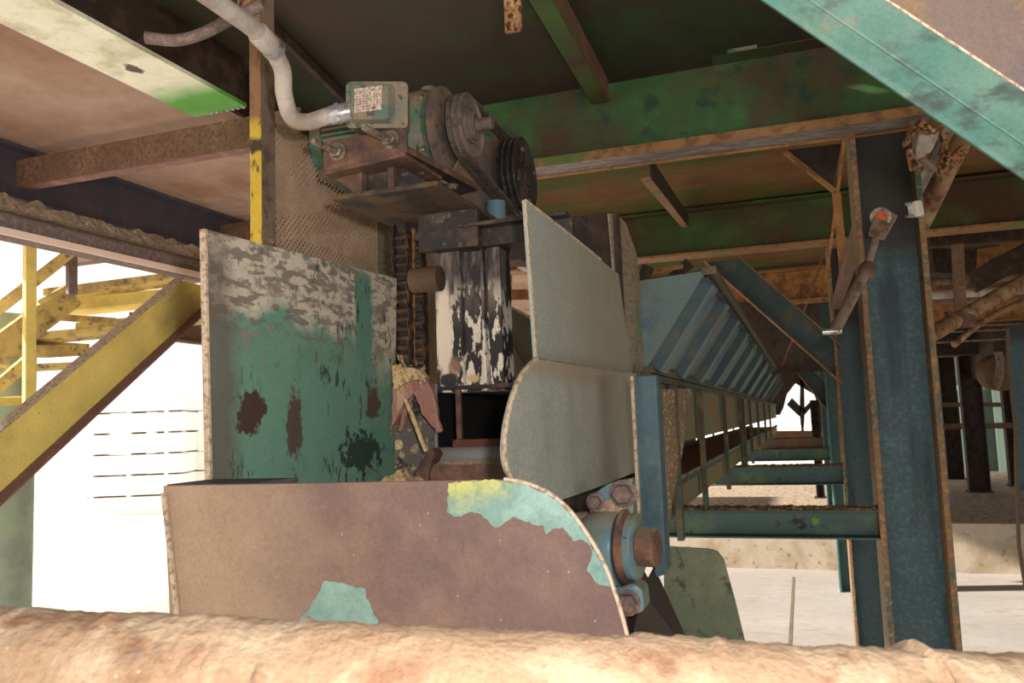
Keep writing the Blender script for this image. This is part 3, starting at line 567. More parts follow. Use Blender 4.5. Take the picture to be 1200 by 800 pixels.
o = MB().box((-.6, 17.5, 3.35), (3.2, 18.2, 4.3)).build('dark_bulkhead', M['dark_column']); tag(o, 'dark bulkhead under the deck behind the nearest columns', 'bulkhead')
e = empty('drum_housing', P(1160, 470, 14), 'round brown drum with a bent pipe under the dark hood', 'drum')
MB().lathe(P(1160, 436, 14), (CR @ V((0, 0, 1))), [(0, .24), (.1, .3), (.35, .3), (.4, .22), (.42, .1)], 30).build('drum', M['brown_beam'], e, smooth=True)
MB().tube(curve([P(1170, 412, 13.4), P(1172, 425, 13.4), P(1170, 445, 13.4), P(1165, 456, 13.4)], 6), .06, 12).build('bent_pipe', M['rod_steel'], e, smooth=True)
# building beyond the far edge
o = MB().box((4, 33, -.1), (40, 34, 4.6)).build('wall_far', M['far_wall']); struct(o)
for i, (u0, u1) in enumerate(((1124, 1134), (1140, 1146), (1164, 1172), (1100, 1108))):
    a = PY(u0, 470, 32.6); b = PY(u1, 470, 32.8)
    o = MB().box((a.x, 32.6, -.1), (b.x, 32.9, 3.1)).build('teal_far_post', M['far_teal']); tag(o, ('teal far post between the leftmost and middle dark columns', 'slim teal far post just left of the middle dark column', 'teal far post between middle and rightmost dark columns', 'teal far post left of the leftmost dark column')[i], 'post')
# ================================================================ conveyor head guards
def arc_pts(pts, n=6): return curve([V(p) for p in pts], n)
GY = 1.25
# front guard
e = empty('front_guard', (-.7, GY, 1.9), 'large rusty brown front guard plate with rounded right corner and flaking teal paint', 'guard plate')
cr = [(560, 562), (590, 562), (616, 567), (640, 577), (664, 596), (688, 628), (707, 662), (721, 700), (732, 738), (740, 775), (746, 830)]
c2 = arc_pts([PY(u, v, GY) for u, v in cr], 5)
xl = PY(191, 575, GY).x; zt = PY(560, 562, GY).z
MB().plate([(xl, GY, zt-.004)]+c2+[(c2[-1].x, GY, 1.86), (xl+.03, GY, 1.86)], (0, .010, 0)).build('sheet', M['guard_rust'], e, bevel=.0015)
a = PY(191, 577, GY-.002); b = PY(207, 724, GY-.002); MB().plate([a, a+V((.008, 0, 0)), b+V((.008, 0, 0)), b], (0, -.006, 0)).build('edge_lip', M['bare_edge'], e)
a = PY(192, 575, GY); MB().box((xl, GY+.01, zt-.012), (-.95, GY+.14, zt-.002)).build('top_return', M['navy_beam'], e)
mb = MB(); o2 = c2[5:]; mb.tube([p+V((0, .004, 0)) for p in o2], .0042, 8); mb.build('worn_rim', M['bare_edge'], e, smooth=True)
def flake(pts, name='paint_patch', seed=1, lab=None):
    P = []; r = random.Random(seed)
    for i, (u, v) in enumerate(pts):
        u2, v2 = pts[(i+1) % len(pts)]; k = max(1, int(math.hypot(u2-u, v2-v)/4))
        for j in range(k):
            t = j/k; P.append(PY(u+(u2-u)*t+(r.random()-.5)*2.2, v+(v2-v)*t+(r.random()-.5)*2.6, GY-.001))
    o = MB().plate(P, (0, .003, 0)).build(name, M['teal_patch'], e); tag(o, lab) if lab else None
flake([(526, 566), (560, 562.5), (590, 562.5), (616, 568), (640, 578), (664, 597), (687, 628), (706, 662), (717, 688), (700, 684), (688, 668), (694, 650), (692, 640), (682, 632), (672, 634), (660, 618), (648, 620), (640, 626), (636, 616), (620, 612), (602, 606), (592, 612), (580, 618), (570, 608), (560, 600), (548, 600), (536, 606), (524, 600)], lab='teal paint patch along the rounded corner', seed=3)
flake([(380, 679), (404, 684), (427, 690), (430, 700), (440, 722), (449, 743), (447, 765), (340, 765), (347, 730), (360, 716), (372, 696)], lab='teal paint patch at the lower edge', seed=5)

# left side guard
LX = -1.15
e = empty('side_guard', (LX, 1.8, 2.1), 'green side guard plate with grey-brown grime along its top, left of the chain', 'guard plate')
pts = XP([(240, 268), (465, 326), (462, 640), (248, 640)], LX)
MB().plate(pts, (-.012, 0, 0)).build('sheet', M['left_guard'], e, bevel=.001)
a, b = pts[0], pts[3]; MB().plate([a+V((.001, -.001, 0)), a+V((.001, .006, 0)), b+V((.001, .006, 0)), b+V((.001, -.001, 0))], (-.014, 0, 0)).build('worn_rim', M['bare_edge'], e)

# right side guards
RX = -.60
e = empty('grey_side_guard', (RX, 2.4, 2.55), 'tall speckled grey guard plate with slanted top, right of the pulleys', 'guard plate')
up = [(615, 234), (640, 253), (672, 278), (700, 301), (725, 321), (733, 380), (741, 439), (690, 430), (628, 419), (622, 330)]
MB().plate(XP(up, RX), (-.008, 0, 0)).build('sheet', M['grey_guard'], e, bevel=.001)
a, b = PX(615, 234, RX), PX(628, 419, RX); MB().plate([a, a+V((0, .012, 0)), b+V((0, .012, 0)), b], (.002, 0, 0)).build('worn_rim', M['bare_edge'], e)
mb = MB(); mb.tube([PX(616, 235, RX), PX(640, 253, RX), PX(672, 278, RX), PX(704, 304, RX)], .004, 6); mb.build('top_rim', M['bare_edge'], e)
e = empty('curved_side_guard', (RX+.03, 2.3, 2.2), 'speckled grey guard plate with rounded left edge below the tall one', 'guard plate')
X2 = RX+.02
lc = arc_pts([PX(u, v, X2) for u, v in ((628, 420), (614, 434), (603, 457), (594, 490), (590, 525), (593, 548), (600, 562))], 5)
MB().plate(lc+XP([(655, 587), (700, 571), (750, 551), (746, 438), (690, 430)], X2), (-.008, 0, 0)).build('sheet', M['grey_guard'], e, bevel=.001)
MB().tube([p+V((.001, 0, 0)) for p in lc], .0055, 8).build('worn_rim', M['bare_edge'], e, smooth=True)
e = empty('chamfered_end_sheet', (RX-.01, 3.2, 2.6), 'tan grey sheet with cut-off top corner behind the tall grey guard', 'sheet')
MB().plate(XP([(714, 250), (722, 249), (734, 262), (746, 297), (756, 372), (765, 443), (730, 438)], RX-.012), (-.008, 0, 0)).build('sheet', M['tan_plate'], e, bevel=.001)

# black cross beam above the chain + its end post
BY = 2.34
e = empty('black_support_beam', (-.9, BY, 2.98), 'black grimy support beam under the motor, ending behind the grey guard', 'beam')
a = PY(506, 280, BY); b = PY(700, 254, 2.98)
zb = PY(560, 289, BY).z; zt_ = PY(610, 258, BY).z
MB().box((a.x, BY, zb), (-.615, BY+.26, zt_)).build('box_girder', M['dark_steel'], e, bevel=.003)
MB().box((PY(545, 268, BY).x, BY-.05, zt_-.012), (-.62, BY, zt_)).build('top_lip', M['dark_steel'], e, bevel=.002)
tag(ridge((a.x, BY+.1, zt_), (-.62, BY+.1, zt_), .09, .01, 60, 2).build('dust_layer', M['dust'], e), kind='stuff')
e = empty('brown_end_post', (-.66, 2.9, 2.4), 'brown grimy box post behind the slanted top of the grey guard', 'post')
pts = [PX(690, 252, -.68), PX(724, 249, -.68), PX(736, 430, -.68), PX(700, 430, -.68)]
x0, x1 = -.76, -.625
MB().box((PY(693, 260, 2.92).x-.02, 2.92, 2.4), (PY(722, 260, 2.92).x, 3.0, PY(705, 250, 2.92).z)).build('box_tube', M['brown_web'], e, bevel=.004)
MB().box((PY(640, 270, 2.95).x-.1, 2.93, PY(660, 300, 2.93).z), (PY(722, 260, 2.92).x-.01, 2.99, PY(660, 256, 2.93).z)).build('top_arm', M['dark_steel'], e, bevel=.004)

# black and white striped column
e = empty('striped_post', (-1.0, 2.55, 2.4), 'black post with peeling white paint and vertical grooves, centre of the machine', 'post')
WY = 2.37
X = lambda u: PY(u, 380, WY).x
zlo = PY(550, 451, WY).z; zhi = PY(550, 284, WY).z
prof = [(X(511), 0), (X(541), 0), (X(542), .02), (X(546), .03), (X(563), .03), (X(564), .006), (X(567), .006), (X(568), .03), (X(572), .03), (X(573), .0), (X(588), .0), (X(588), .10), (X(511), .10)]
MB().plate([(x, WY+y, zlo-.02) for x, y in prof], (0, 0, zhi-zlo+.05)).build('folded_channel', M['bw_paint'], e, bevel=.0015)
# boss tube beside the chain
q0 = PY(485, 330, WY+.04)
e = empty('idler_boss', q0, 'short dark round tube end sticking left from the striped post beside the chain', 'tube')
by_ = 2.33; bxl = PY(483, 328, by_).x; bxr = PY(513, 328, by_).x; bz_ = PY(495, 328, by_).z
MB().lathe(V((bxl, by_, bz_)), (1, 0, 0), [(0, .029), (.002, .040), (bxr-bxl+.01, .040)], 28).build('tube', M['plat_steel'], e, smooth=True)

# ---------------------------------------------------------------- motor platform
PZt = 3.06
e = empty('motor_platform', (-1.08, 2.3, PZt), 'square rusty platform plate under the motor, seen from below', 'plate')
MB().box((-1.255, 2.035, PZt), (-.915, 2.575, PZt+.014)).build('plate', M['plat_steel'], e, bevel=.002)
for x, y in ((-1.21, 2.53), (-.97, 2.54)):
    MB().bolt((x, y, PZt), (0, 0, -1), .016, .014).build('bolt', M['bolt_steel'], e)
MB().box((PY(490, 280, 2.3).x, 2.3, PY(520, 292, 2.3).z), (PY(560, 280, 2.3).x, 2.335, PZt-.001)).build('under_cleat', M['dark_steel'], e, bevel=.003)
# chair plates carrying the motor slide
e = empty('motor_stand', (-1.1, 2.3, PZt+.014), 'blackened upright plates standing on the platform below the motor', 'stand')
sz = PZt+.014
xa = PY(425, 210, 2.15)
def vplate(u0, v0, u1, v1, y, name, m='dark_steel', th=.02):
    a = PY(u0, v0, y); b = PY(u1, v1, y)
    return MB().box((a.x, y, sz), (b.x, y+th, max(a.z, b.z))).build(name, M[m], e, bevel=.003)
vplate(425, 196, 430, 228, 2.12, 'upright', th=.012); MB().box((PY(426, 200, 2.13).x, 2.13, sz), (PY(455, 200, 2.13).x, 2.142, PY(440, 203, 2.13).z)).build('web_plate', M['dark_steel'], e)
MB().box((PY(454, 200, 2.11).x, 2.11, sz), (PY(458, 200, 2.11).x+.008, 2.30, PY(455, 190, 2.11).z)).build('upright', M['rust_steel'], e, bevel=.002)
MB().plate([PY(459, 190, 2.14), PY(464, 192, 2.14), PY(520, 224, 2.14), (PY(520, 212, 2.14).x, 2.14, sz), (PY(459, 200, 2.14).x, 2.14, sz)], (0, .012, 0)).build('web_plate', M['dark_steel'], e)
# slotted slide bar
sl = PY(470, 186, 2.1).z
e = empty('slotted_slide', (-1.0, 2.3, sl), 'dark slotted slide bar with bright bolt heads under the motor', 'bar')
q = [PZ(458, 184, sl), PZ(475, 178, sl), PZ(560, 223, sl), PZ(540, 229, sl), PZ(520, 226, sl)]
x0 = PZ(452, 190, sl).x; x1 = PZ(555, 222, sl).x; y0 = PZ(475, 180, sl).y; y1 = PZ(555, 222, sl).y
MB().plate(q, (0, 0, .012)).build('bar', M['dark_steel'], e, bevel=.002)
MB().plate([q[1], q[2], q[2]+V((0, 0, .02)), q[1]+V((0, 0, .02))], (0.004, 0, 0)).build('edge', M['rust_steel'], e)
for u, v in ((492, 198), (530, 217)):
    p = PZ(u, v, sl); MB().bolt(p, (0, 0, -1), .015, .012).build('bolt', M['bolt_steel'], e)
for u, v in ((482, 193), (517, 212)):
    p = PZ(u, v, sl-.001); d = (q[2]-q[1]).normalized(); MB().bar(p-d*.03, p+d*.03, .014, .003).build('slot', M['bare_edge'], e)
# rusty bracket with two adjusting bolts
e = empty('tension_bracket', PY(378, 210, 2.1), 'rusty bracket plate below the terminal box with two long adjusting bolts', 'bracket')
BYk = 2.05
pts = [PY(u, v, BYk) for u, v in ((378, 166), (470, 149), (476, 154), (477, 176), (470, 180), (379, 200))]
MB().plate(pts, (0, .012, 0)).build('face_plate', M['rust_steel'], e, bevel=.002)
zz = PY(380, 200, BYk).z
MB().plate([PY(379, 200, BYk), PY(474, 178, BYk), PY(474, 178, BYk)+V((0, .26, 0)), PY(379, 200, BYk)+V((0, .26, 0))], (0, 0, -.012)).build('bottom_plate', M['rust_steel'], e, bevel=.002)
MB().plate([PY(381, 205, 2.1), PY(424, 196, 2.1), PY(424, 232, 2.1), PY(400, 214, 2.1)], (0, .2, 0)).build('side_gusset', M['rust_steel'], e)
for a, b in (((426, 149), (458, 164)), ((367, 165), (396, 178))):
    p1 = PY(b[0], b[1], BYk-.004); p0 = PD(a[0], a[1], (CR.transposed() @ (p1-EYE)).z*-1-.13)
    d = (p0-p1).normalized()
    MB().tube([p1, p0-d*.004, p0], [.010, .010, .008], 14).build('adjusting_bolt', M['bolt_steel'], e, smooth=True)
    MB().bolt(p1, (0, -1, 0), .020, .016).build('nut', M['bolt_steel'], e)
# ---------------------------------------------------------------- motor
MC = PX(545, 149, -1.02)                 # centre of the motor pulley
mz, my = MC.z, MC.y
e = empty('electric_motor', (-1.3, my, mz-.16), 'green dusty electric motor with a terminal box and round nameplate side, top of the machine', 'motor')
e['label'] = 'dusty green electric motor with square terminal box at the top of the machine'
R_ = .128
MB().lathe((-1.56, my, mz), (1, 0, 0), [(0, .10), (.004, .125), (.05, .132), (.055, R_-.012), (.37, R_-.012)], 48).build('body', M['motor_green'], e, smooth=True)
mb = MB()
for k in range(44):
    a = 2*math.pi*k/44; c, s = math.cos(a), math.sin(a); r0, r1 = R_-.014, R_+.008
    n = V((0, -s, c))*.0035
    mb.plate([V((-1.50, my+c*r0, mz+s*r0))-n, V((-1.50, my+c*r1, mz+s*r1))-n, V((-1.20, my+c*r1, mz+s*r1))-n, V((-1.20, my+c*r0, mz+s*r0))-n], n*2)
mb.build('cooling_fins', M['motor_green'], e)
MB().lathe((-1.20, my, mz), (1, 0, 0), [(0, R_), (.01, R_+.016), (.055, R_+.016), (.075, R_+.006), (.09, R_-.03), (.10, .05)], 48).build('end_bell', M['motor_green'], e, smooth=True)
for a in (40, 140, 222, 318):
    a = math.radians(a); MB().bolt((-1.15, my+math.cos(a)*(R_+.006), mz+math.sin(a)*(R_+.006)), (1, 0, 0), .012, .02).build('lug_bolt', M['bolt_steel'], e)
MB().lathe((-1.15, my+.0, mz+R_+.012), (0, .0, 1), [(0, .028), (.018, .028), (.024, .018)], 20).build('lifting_boss', M['motor_grey'], e, smooth=True)
MB().box((-1.52, my-.13, mz-R_-.02), (-1.22, my+.13, mz-R_+.015)).build('foot', M['motor_green'], e, bevel=.006)
# terminal box (turned a little on its neck)
TD = 2.42
tr = CR @ V((1, 0, 0)); tu = CR @ V((0, 1, 0)); tn = CR @ V((0, 0, 1))
to = PD(405, 150, TD); sc_ = TD/F
def T(x, y, z=0): return to+tr*(x*sc_)+tu*(y*sc_)+tn*z
def rrect(x0, x1, z0, z1, r, n=5):
    out = []
    for cx, cz, a0 in ((x1-r, z1-r, 0), (x0+r, z1-r, 90), (x0+r, z0+r, 180), (x1-r, z0+r, 270)):
        for k in range(n+1):
            a = math.radians(a0+90*k/n); out.append((cx+r*math.cos(a), cz+r*math.sin(a)))
    return out
MB().plate([T(x, y, -.014) for x, y in rrect(3, 70, 3, 52, 6)], tn*-.10).build('terminal_box', M['box_green'], e, bevel=.003)
lid = MB().plate([T(x, y, -.014) for x, y in rrect(0, 73, 0, 55, 6)], tn*.014).build('terminal_lid', M['box_green'], e, bevel=.003)
mb = MB(); A_ = rrect(5, 58, 5, 51, 5); B_ = rrect(8, 51, 8, 48, 4)
n = len(A_); mb.add([T(x, y) for x, y in A_]+[T(x, y, .022) for x, y in B_], [tuple(range(n, 2*n))]+[(i, (i+1) % n, n+(i+1) % n, n+i) for i in range(n)])
mb.build('raised_cover', M['box_green'], lid, bevel=.002)
MB().plate([T(12, 15, .0225), T(44, 19, .0225), T(44, 47, .0225), T(12, 43, .0225)], tn*.0016).build('rating_plate', M['plate_tag'], lid)
mb = MB()
for i in range(8):
    y0 = 18+3.1*i; mb.plate([T(14, y0, .0242), T(29, y0+1.9, .0242), T(29, y0+2.3, .0242), T(14, y0+.4, .0242)], tn*.0004)
for x, y, w_, h_ in ((32, 41, 4, 2), (33, 33, 3, 1), (33, 20, 4, 2), (38, 26, 1, 12)): mb.plate([T(x, y, .0242), T(x+w_, y+.4, .0242), T(x+w_, y+h_+.4, .0242), T(x, y+h_, .0242)], tn*.0004)
mb.build('rating_marks', M['rod_steel'], lid)
for x, y in ((4, 51), (69, 50), (68, 5), (4, 4)): MB().lathe(T(x, y), tn, [(0, .005), (.003, .005)], 12).build('lid_screw', M['bolt_steel'], lid)
# motor pulley (axis along X)
def pulley(name, label, c, r, w, groove=2, hub=.04, m='motor_grey'):
    ee = empty(name, V(c)-V((0, 0, r)), label, 'pulley')
    prof = [(0, r*.35), (.0, r*.92), (.004, r)]
    gw = w/groove
    for k in range(groove): prof += [(k*gw+gw*.25, r), (k*gw+gw*.45, r*.86), (k*gw+gw*.65, r*.86), (k*gw+gw*.85, r)]
    prof += [(w, r), (w+.003, r*.94), (w-.006, r*.86), (w-.008, r*.5), (w-.006, r*.42)]
    MB().lathe(V(c)-V((w/2, 0, 0)), (1, 0, 0), prof, 56).build('rim', M[m], ee, smooth=True)
    MB().lathe(V(c)+V((w/2-.01, 0, 0)), (1, 0, 0), [(0, hub*1.5), (.012, hub*1.5), (.014, hub), (.03, hub)], 32).build('hub', M[m], ee, smooth=True)
    return ee
# big flange disc behind, then the sheave
MB().lathe((-1.10, my, mz-.01), (1, 0, 0), [(0, .08), (.002, .150), (.02, .156), (.026, .14), (.028, .05)], 56).build('bell_rim', M['motor_grey'], e, smooth=True)
p1 = pulley('motor_pulley', 'small round grooved pulley on the motor shaft end', (-1.02, my, mz), .112, .05)
MB().lathe((-1.0, my, mz), (1, 0, 0), [(0, .05), (.02, .05), (.022, .022), (.075, .022), (.08, .018)], 28).build('shaft_stub', M['motor_grey'], p1, smooth=True)
for a in (60, 300): MB().bolt((-.985, my-math.cos(math.radians(a))*.04, mz+math.sin(math.radians(a))*.04), (1, 0, 0), .008, .008).build('hub_bolt', M['bolt_steel'], p1)
C2 = PX(606, 207, -1.0)
p2 = pulley('gearbox_pulley', 'larger black grooved pulley at the lower end of the belt', (-1.0, C2.y, C2.z), .150, .07, 3, .045, 'dark_steel')
for a in range(0, 360, 90):
    MB().bolt((-.966, C2.y+math.cos(math.radians(a+20))*.10, C2.z+math.sin(math.radians(a+20))*.10), (1, 0, 0), .009, .008).build('face_bolt', M['bolt_steel'], p2)
# belts: loops round both pulleys
def belt(x, w, r1, r2, th):
    c1 = V((0, my, mz)); c2_ = V((0, C2.y, C2.z)); d = c2_-c1; L = d.length; ang = math.atan2(d.z, d.y); al = math.acos((r1-r2)/L)
    pts = []
    for k in range(25):
        a = ang+al+(2*math.pi-2*al)*k/24; pts.append(('1', a))
    out = [V((x, c1.y+math.cos(a)*r1, c1.z+math.sin(a)*r1)) for _, a in pts]
    out += [V((x, c2_.y+math.cos(ang-al+2*al*k/24)*r2, c2_.z+math.sin(ang-al+2*al*k/24)*r2)) for k in range(25)]
    n = len(out); vs = []; fs = []
    for i, p in enumerate(out):
        q = out[(i+1) % n]; o_ = out[i-1]; t = (q-o_).normalized(); nn = V((0, -t.z, t.y))
        for a, b in ((-w/2, 0), (w/2, 0), (w/2, th), (-w/2, th)): vs.append(p+V((a, 0, 0))+nn*(b-th/2))
    for i in range(n):
        j = (i+1) % n
        for k in range(4): fs.append((i*4+k, i*4+(k+1) % 4, j*4+(k+1) % 4, j*4+k))
    return MB().add(vs, fs)
tag(belt(-1.008, .022, .106, .143, .012).build('drive_belt', M['belt_rubber'], smooth=False), 'worn rubber drive belt looped over the motor pulley and gearbox pulley, nearer of the pair', 'belt')
tag(belt(-1.035, .018, .106, .143, .012).build('drive_belt', M['belt_rubber']), 'second rubber drive belt running behind the nearer one', 'belt')
# gearbox
e = empty('gearbox', (-1.15, C2.y-.05, PZt+.02), 'purple-grey and blue gearbox housing behind the drive belts', 'gearbox')
gy, gz = C2.y, C2.z
mb = MB(); mb.lathe((-1.33, gy+.02, gz-.01), (1, 0, 0), [(0, .10), (.01, .165), (.18, .17), (.235, .165), (.25, .12), (.262, .06)], 48); mb.build('round_housing', M['gear_purple'], e, smooth=True)
MB().plate([PX(u, v, -1.055) for u, v in ((556, 158), (584, 160), (606, 176), (604, 262), (560, 262), (534, 240), (528, 205))], (-.014, 0, 0)).build('casing', M['gear_purple'], e, bevel=.02)
MB().lathe((-1.02, gy-.20, PZt+.0), (0, 0, 1), [(0, .05), (.02, .05), (.022, .036), (.15, .036)], 24).build('blue_leg', M['bearing_blue'], e, smooth=True)
MB().box((-1.2, gy-.3, PZt-.04), (-.88, gy+.12, PZt+.02)).build('base', M['dust'], e, bevel=.01)
tag(ridge((-.97, gy-.32, PZt+.01), (-.97, gy-.02, PZt+.01), .10, .04, 30, 11).build('saw_dust_heap', M['dust']), 'little heap of saw dust on the platform edge below the belts', 'saw dust', kind='stuff')
# conduit with elbow
pts = [PD(225, -18, 1.75), PD(262, 8, 1.85), PD(300, 36, 1.98), PD(318, 55, 2.05), PD(331, 82, 2.12), PD(333, 110, 2.16), PD(342, 137, 2.2), PD(360, 143, 2.2), PD(384, 136, 2.2), PD(407, 131, 2.2)]
e = empty('grey_conduit', pts[4], 'pale grey flexible conduit bending down into the motor terminal box', 'conduit')
MB().tube(curve(pts[:4], 8), [.0225]*25, 18).build('rigid_pipe', M['conduit'], e, smooth=True)
MB().tube(curve(pts[3:], 10), .0225, 18).build('flexible_hose', M['conduit'], e, smooth=True)
d = (pts[3]-pts[2]).normalized()
MB().tube([pts[2]+d*.005, pts[2]+d*.012, pts[3]-d*.012, pts[3]-d*.005], [.025, .028, .028, .025], 20).build('coupling', M['conduit'], e, smooth=True)
for t in (.0, .014): MB().tube([pts[3]+d*(t-.004), pts[3]+d*(t+.004)], .029, 20).build('coupling_ring', M['galv'], e, smooth=True)
p = pts[-1]; q = pts[-2]; d = (p-q).normalized()
MB().tube([p-d*.05, p-d*.045, p-d*.01, p+d*.01], [.0235, .026, .026, .0235], 20).build('end_fitting', M['galv'], e, smooth=True)
MB().tube([p-d*.03, p-d*.02], .029, 6).build('lock_nut', M['galv'], e)
# pink dusty rail bit behind it
pp = [PD(170, 44, 2.3), PD(208, 47, 2.32), PD(240, 38, 2.34), PD(275, 20, 2.36), PD(306, 6, 2.38)]
tag(MB().tube(curve(pp, 6), .017, 10).build('bent_bracket_bar', M['dusty_pipe'], smooth=True), 'bent dusty pinkish bar clamped to the yellow post behind the conduit', 'bar')

# yellow post
PY0 = 2.12
a = PY(293, 200, PY0).x; b = PY(306, 200, PY0).x
e = empty('yellow_post', ((a+b)/2, PY0, 0), 'narrow upright post, rusty on top and worn yellow below, left of the perforated screen', 'post')
MB().box((a, PY0, 0), (b, PY0+.004, 4.25)).build('front_face', M['post_bright'], e)
MB().box((a-.03, PY0-.03, PY(300, 8, PY0).z-.03), (a+.03, PY0+.03, PY(300, 8, PY0).z+.03)).build('crusted_knob', M['crusty'], e, bevel=.015)
MB().box((b-.004, PY0+.004, 0), (b, PY0+.075, 4.25)).build('side_face', M['post_side'], e)
MB().lathe((b+.000, PY0+.05, PY(317, 277, PY0).z), (1, 0, 0), [(0, .013), (.01, .012), (.012, .008)], 16).build('round_rivet', M['bolt_steel'], e, smooth=True)
# perforated screen
SX = -1.6
e = empty('perforated_screen', (SX, 2.7, 2.3), 'brown perforated metal screen behind the motor and side guard', 'screen')
z1 = PX(322, 150, SX).z
pts = [PX(318, 142, SX), PX(345, 152, SX), PX(372, 166, SX), PX(460, 205, SX), PX(540, 240, SX), V((SX, 3.7, 2.3)), V((SX, PX(318, 142, SX).y, 2.3))]
MB().plate(pts, (-.003, 0, 0)).build('perforated_sheet', M['perf'], e)
yb = PX(442, 290, SX).y
MB().box((SX+.001, yb-.012, 2.3), (SX+.008, yb+.012, z1-.02)).build('border_strip', M['tan_plate'], e)
MB().box((SX+.001, yb+.012, 2.68), (SX+.003, 3.4, z1-.08)).build('solid_panel', M['tan_plate'], e)

# ---------------------------------------------------------------- chains
CXc = -1.20
zc0 = PX(482, 440, CXc).z; zc1 = PX(472, 276, CXc).z+.03
def chain(yc, lab, grp):
    e = empty('roller_chain', (CXc, yc, zc0), lab, 'chain')
    pitch = .030; n = int((zc1-zc0)/pitch)
    mos = {-1: MB(), 1: MB()}; mr = MB()
    for i in range(n):
        z = zc0+i*pitch
        mr.lathe((CXc-.018, yc, z), (1, 0, 0), [(0, .010), (.036, .010)], 12)
        mr.lathe((CXc-.032, yc, z), (1, 0, 0), [(0, .006), (.066, .006)], 8)
        x = .021 if i % 2 else .026
        for sx in (-1, 1):
            prof = []
            for k in range(8): a = math.pi*k/7; prof.append((math.cos(a)*.0155, pitch+math.sin(a)*.0155-.0))
            for k in range(8): a = math.pi+math.pi*k/7; prof.append((math.cos(a)*.0155, math.sin(a)*.0155))
            mos[sx].plate([(CXc+sx*x, yc+p, z+q) for p, q in prof], (sx*.003, 0, 0))
    for mo in mos.values(): mo.build('link_plates', M['chain_steel'], e)
    mr.build('rollers', M['chain_steel'], e, smooth=True)
y1 = PX(472, 350, CXc).y; y2 = PX(491, 400, CXc).y
chain(y1, 'left strand of the greasy roller chain beside the green side guard', 0)
chain(y2, 'right strand of the greasy roller chain, next to the striped post', 0)
mb = MB(); ym = (y1+y2)/2-.0
mb.bar(V((CXc+.02, ym-.005, zc1)), V((CXc+.02, ym-.03, zc0)), .008, .010, V((1, 0, 0))); tag(mb.build('chain_guide', M['brown_link'], bevel=.002), 'rusty brown guide strip between the two chain strands', 'guide strip')

# ---------------------------------------------------------------- hopper-side opening, shafts and sprocket
e = empty('dark_head_box', (-.85, 2.7, 2.1), 'black inside of the conveyor head below the striped post', 'box')
OY = 2.35
xo0, xo1 = PY(509, 480, OY).x, -.63
zo1 = PY(550, 451, OY).z; zo0 = 2.25
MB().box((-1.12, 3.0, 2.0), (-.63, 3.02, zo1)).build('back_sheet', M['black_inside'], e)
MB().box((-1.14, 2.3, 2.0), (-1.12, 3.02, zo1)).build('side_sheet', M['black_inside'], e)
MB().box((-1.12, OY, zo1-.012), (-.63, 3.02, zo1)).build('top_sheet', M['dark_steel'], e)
x = PY(537, 480, OY).x; MB().box((x-.008, OY, 2.3), (x+.008, OY+.012, zo1-.012)).build('dividing_bar', M['rust_steel'], e)
e = empty('mount_plate', (-1.1, 2.2, 2.2), 'grimy upright plate with a rivet behind the hanging bark strips', 'plate')
DYp = 2.22
MB().plate([PY(u, v, DYp) for u, v in ((456, 450), (511, 449), (512, 530), (500, 560), (490, 575), (457, 575))], (0, .012, 0)).build('plate', M['dirty_plate'], e, bevel=.002)
MB().bar(PY(457, 450, DYp-.004), PY(457, 560, DYp-.004), .008, .01, V((0, 1, 0))).build('left_edge', M['bare_edge'], e); MB().bar(PY(511, 450, DYp-.004), PY(512, 525, DYp-.004), .005, .01, V((0, 1, 0))).build('right_edge', M['galv'], e)
MB().lathe(PY(467, 521, DYp), (0, -1, 0), [(0, .016), (.006, .015), (.010, .009)], 20).build('rivet', M['straw'], e, smooth=True)
# silver shaft
sc = PY(548, 534, 2.25)
e = empty('head_shaft', (sc.x, 2.25, sc.z), 'smooth silver shaft crossing the conveyor head', 'shaft')
r_ = .028
MB().tube([(PY(508, 534, 2.25).x, 2.25, sc.z), (-.60, 2.25, sc.z)], r_, 28).build('shaft', M['shaft_steel'], e, smooth=True)
xs = PY(506, 534, 2.25).x
MB().lathe((xs-.005, 2.25, sc.z), (1, 0, 0), [(0, .03), (.006, .036), (.018, .036), (.022, .031)], 28).build('collar', M['galv'], e, smooth=True)
for y, z0_, z1_, lab, m in ((2.42, 2.33, 2.375, 'upper rusty bar behind the silver shaft', 'rust_steel'), (2.12, 2.235, 2.275, 'lower rusty bar in front of the silver shaft', 'rust_steel')):
    pass
za = PY(550, 514, 2.34).z; zb_ = PY(550, 527, 2.34).z
tag(MB().box((PY(536, 520, 2.34).x, 2.30, zb_), (-.615, 2.34, za)).build('rusty_bar', M['slat_red'], bevel=.004), 'rusty red bar just above and behind the silver shaft', 'bar')
za = PY(550, 543, 2.14).z; zb_ = PY(550, 566, 2.14).z
e = empty('lower_bar', (-.85, 2.14, zb_), 'rusty angle bar with chips just below the silver shaft', 'bar')
MB().box((PY(503, 550, 2.14).x, 2.14, zb_-.03), (-.615, 2.2, za)).build('angle', M['rust_steel'], e, bevel=.004)
tag(ridge((PY(512, 550, 2.14).x, 2.16, za), (-.62, 2.16, za), .04, .012, 40, 6).build('chip_crust', M['dust'], e), kind='stuff')
# curved sprocket guard
e = empty('sprocket_segment', PY(495, 562, 2.12), 'dark curved sprocket segment at the left end of the silver shaft', 'sprocket')
sg = [PY(u, v, 2.12) for u, v in ((505, 524), (510, 532), (506, 540), (502, 552), (500, 566), (484, 566), (487, 552), (494, 540), (500, 530))]
MB().plate(sg, (0, .06, 0)).build('segment', M['rust_steel'], e, bevel=.004)
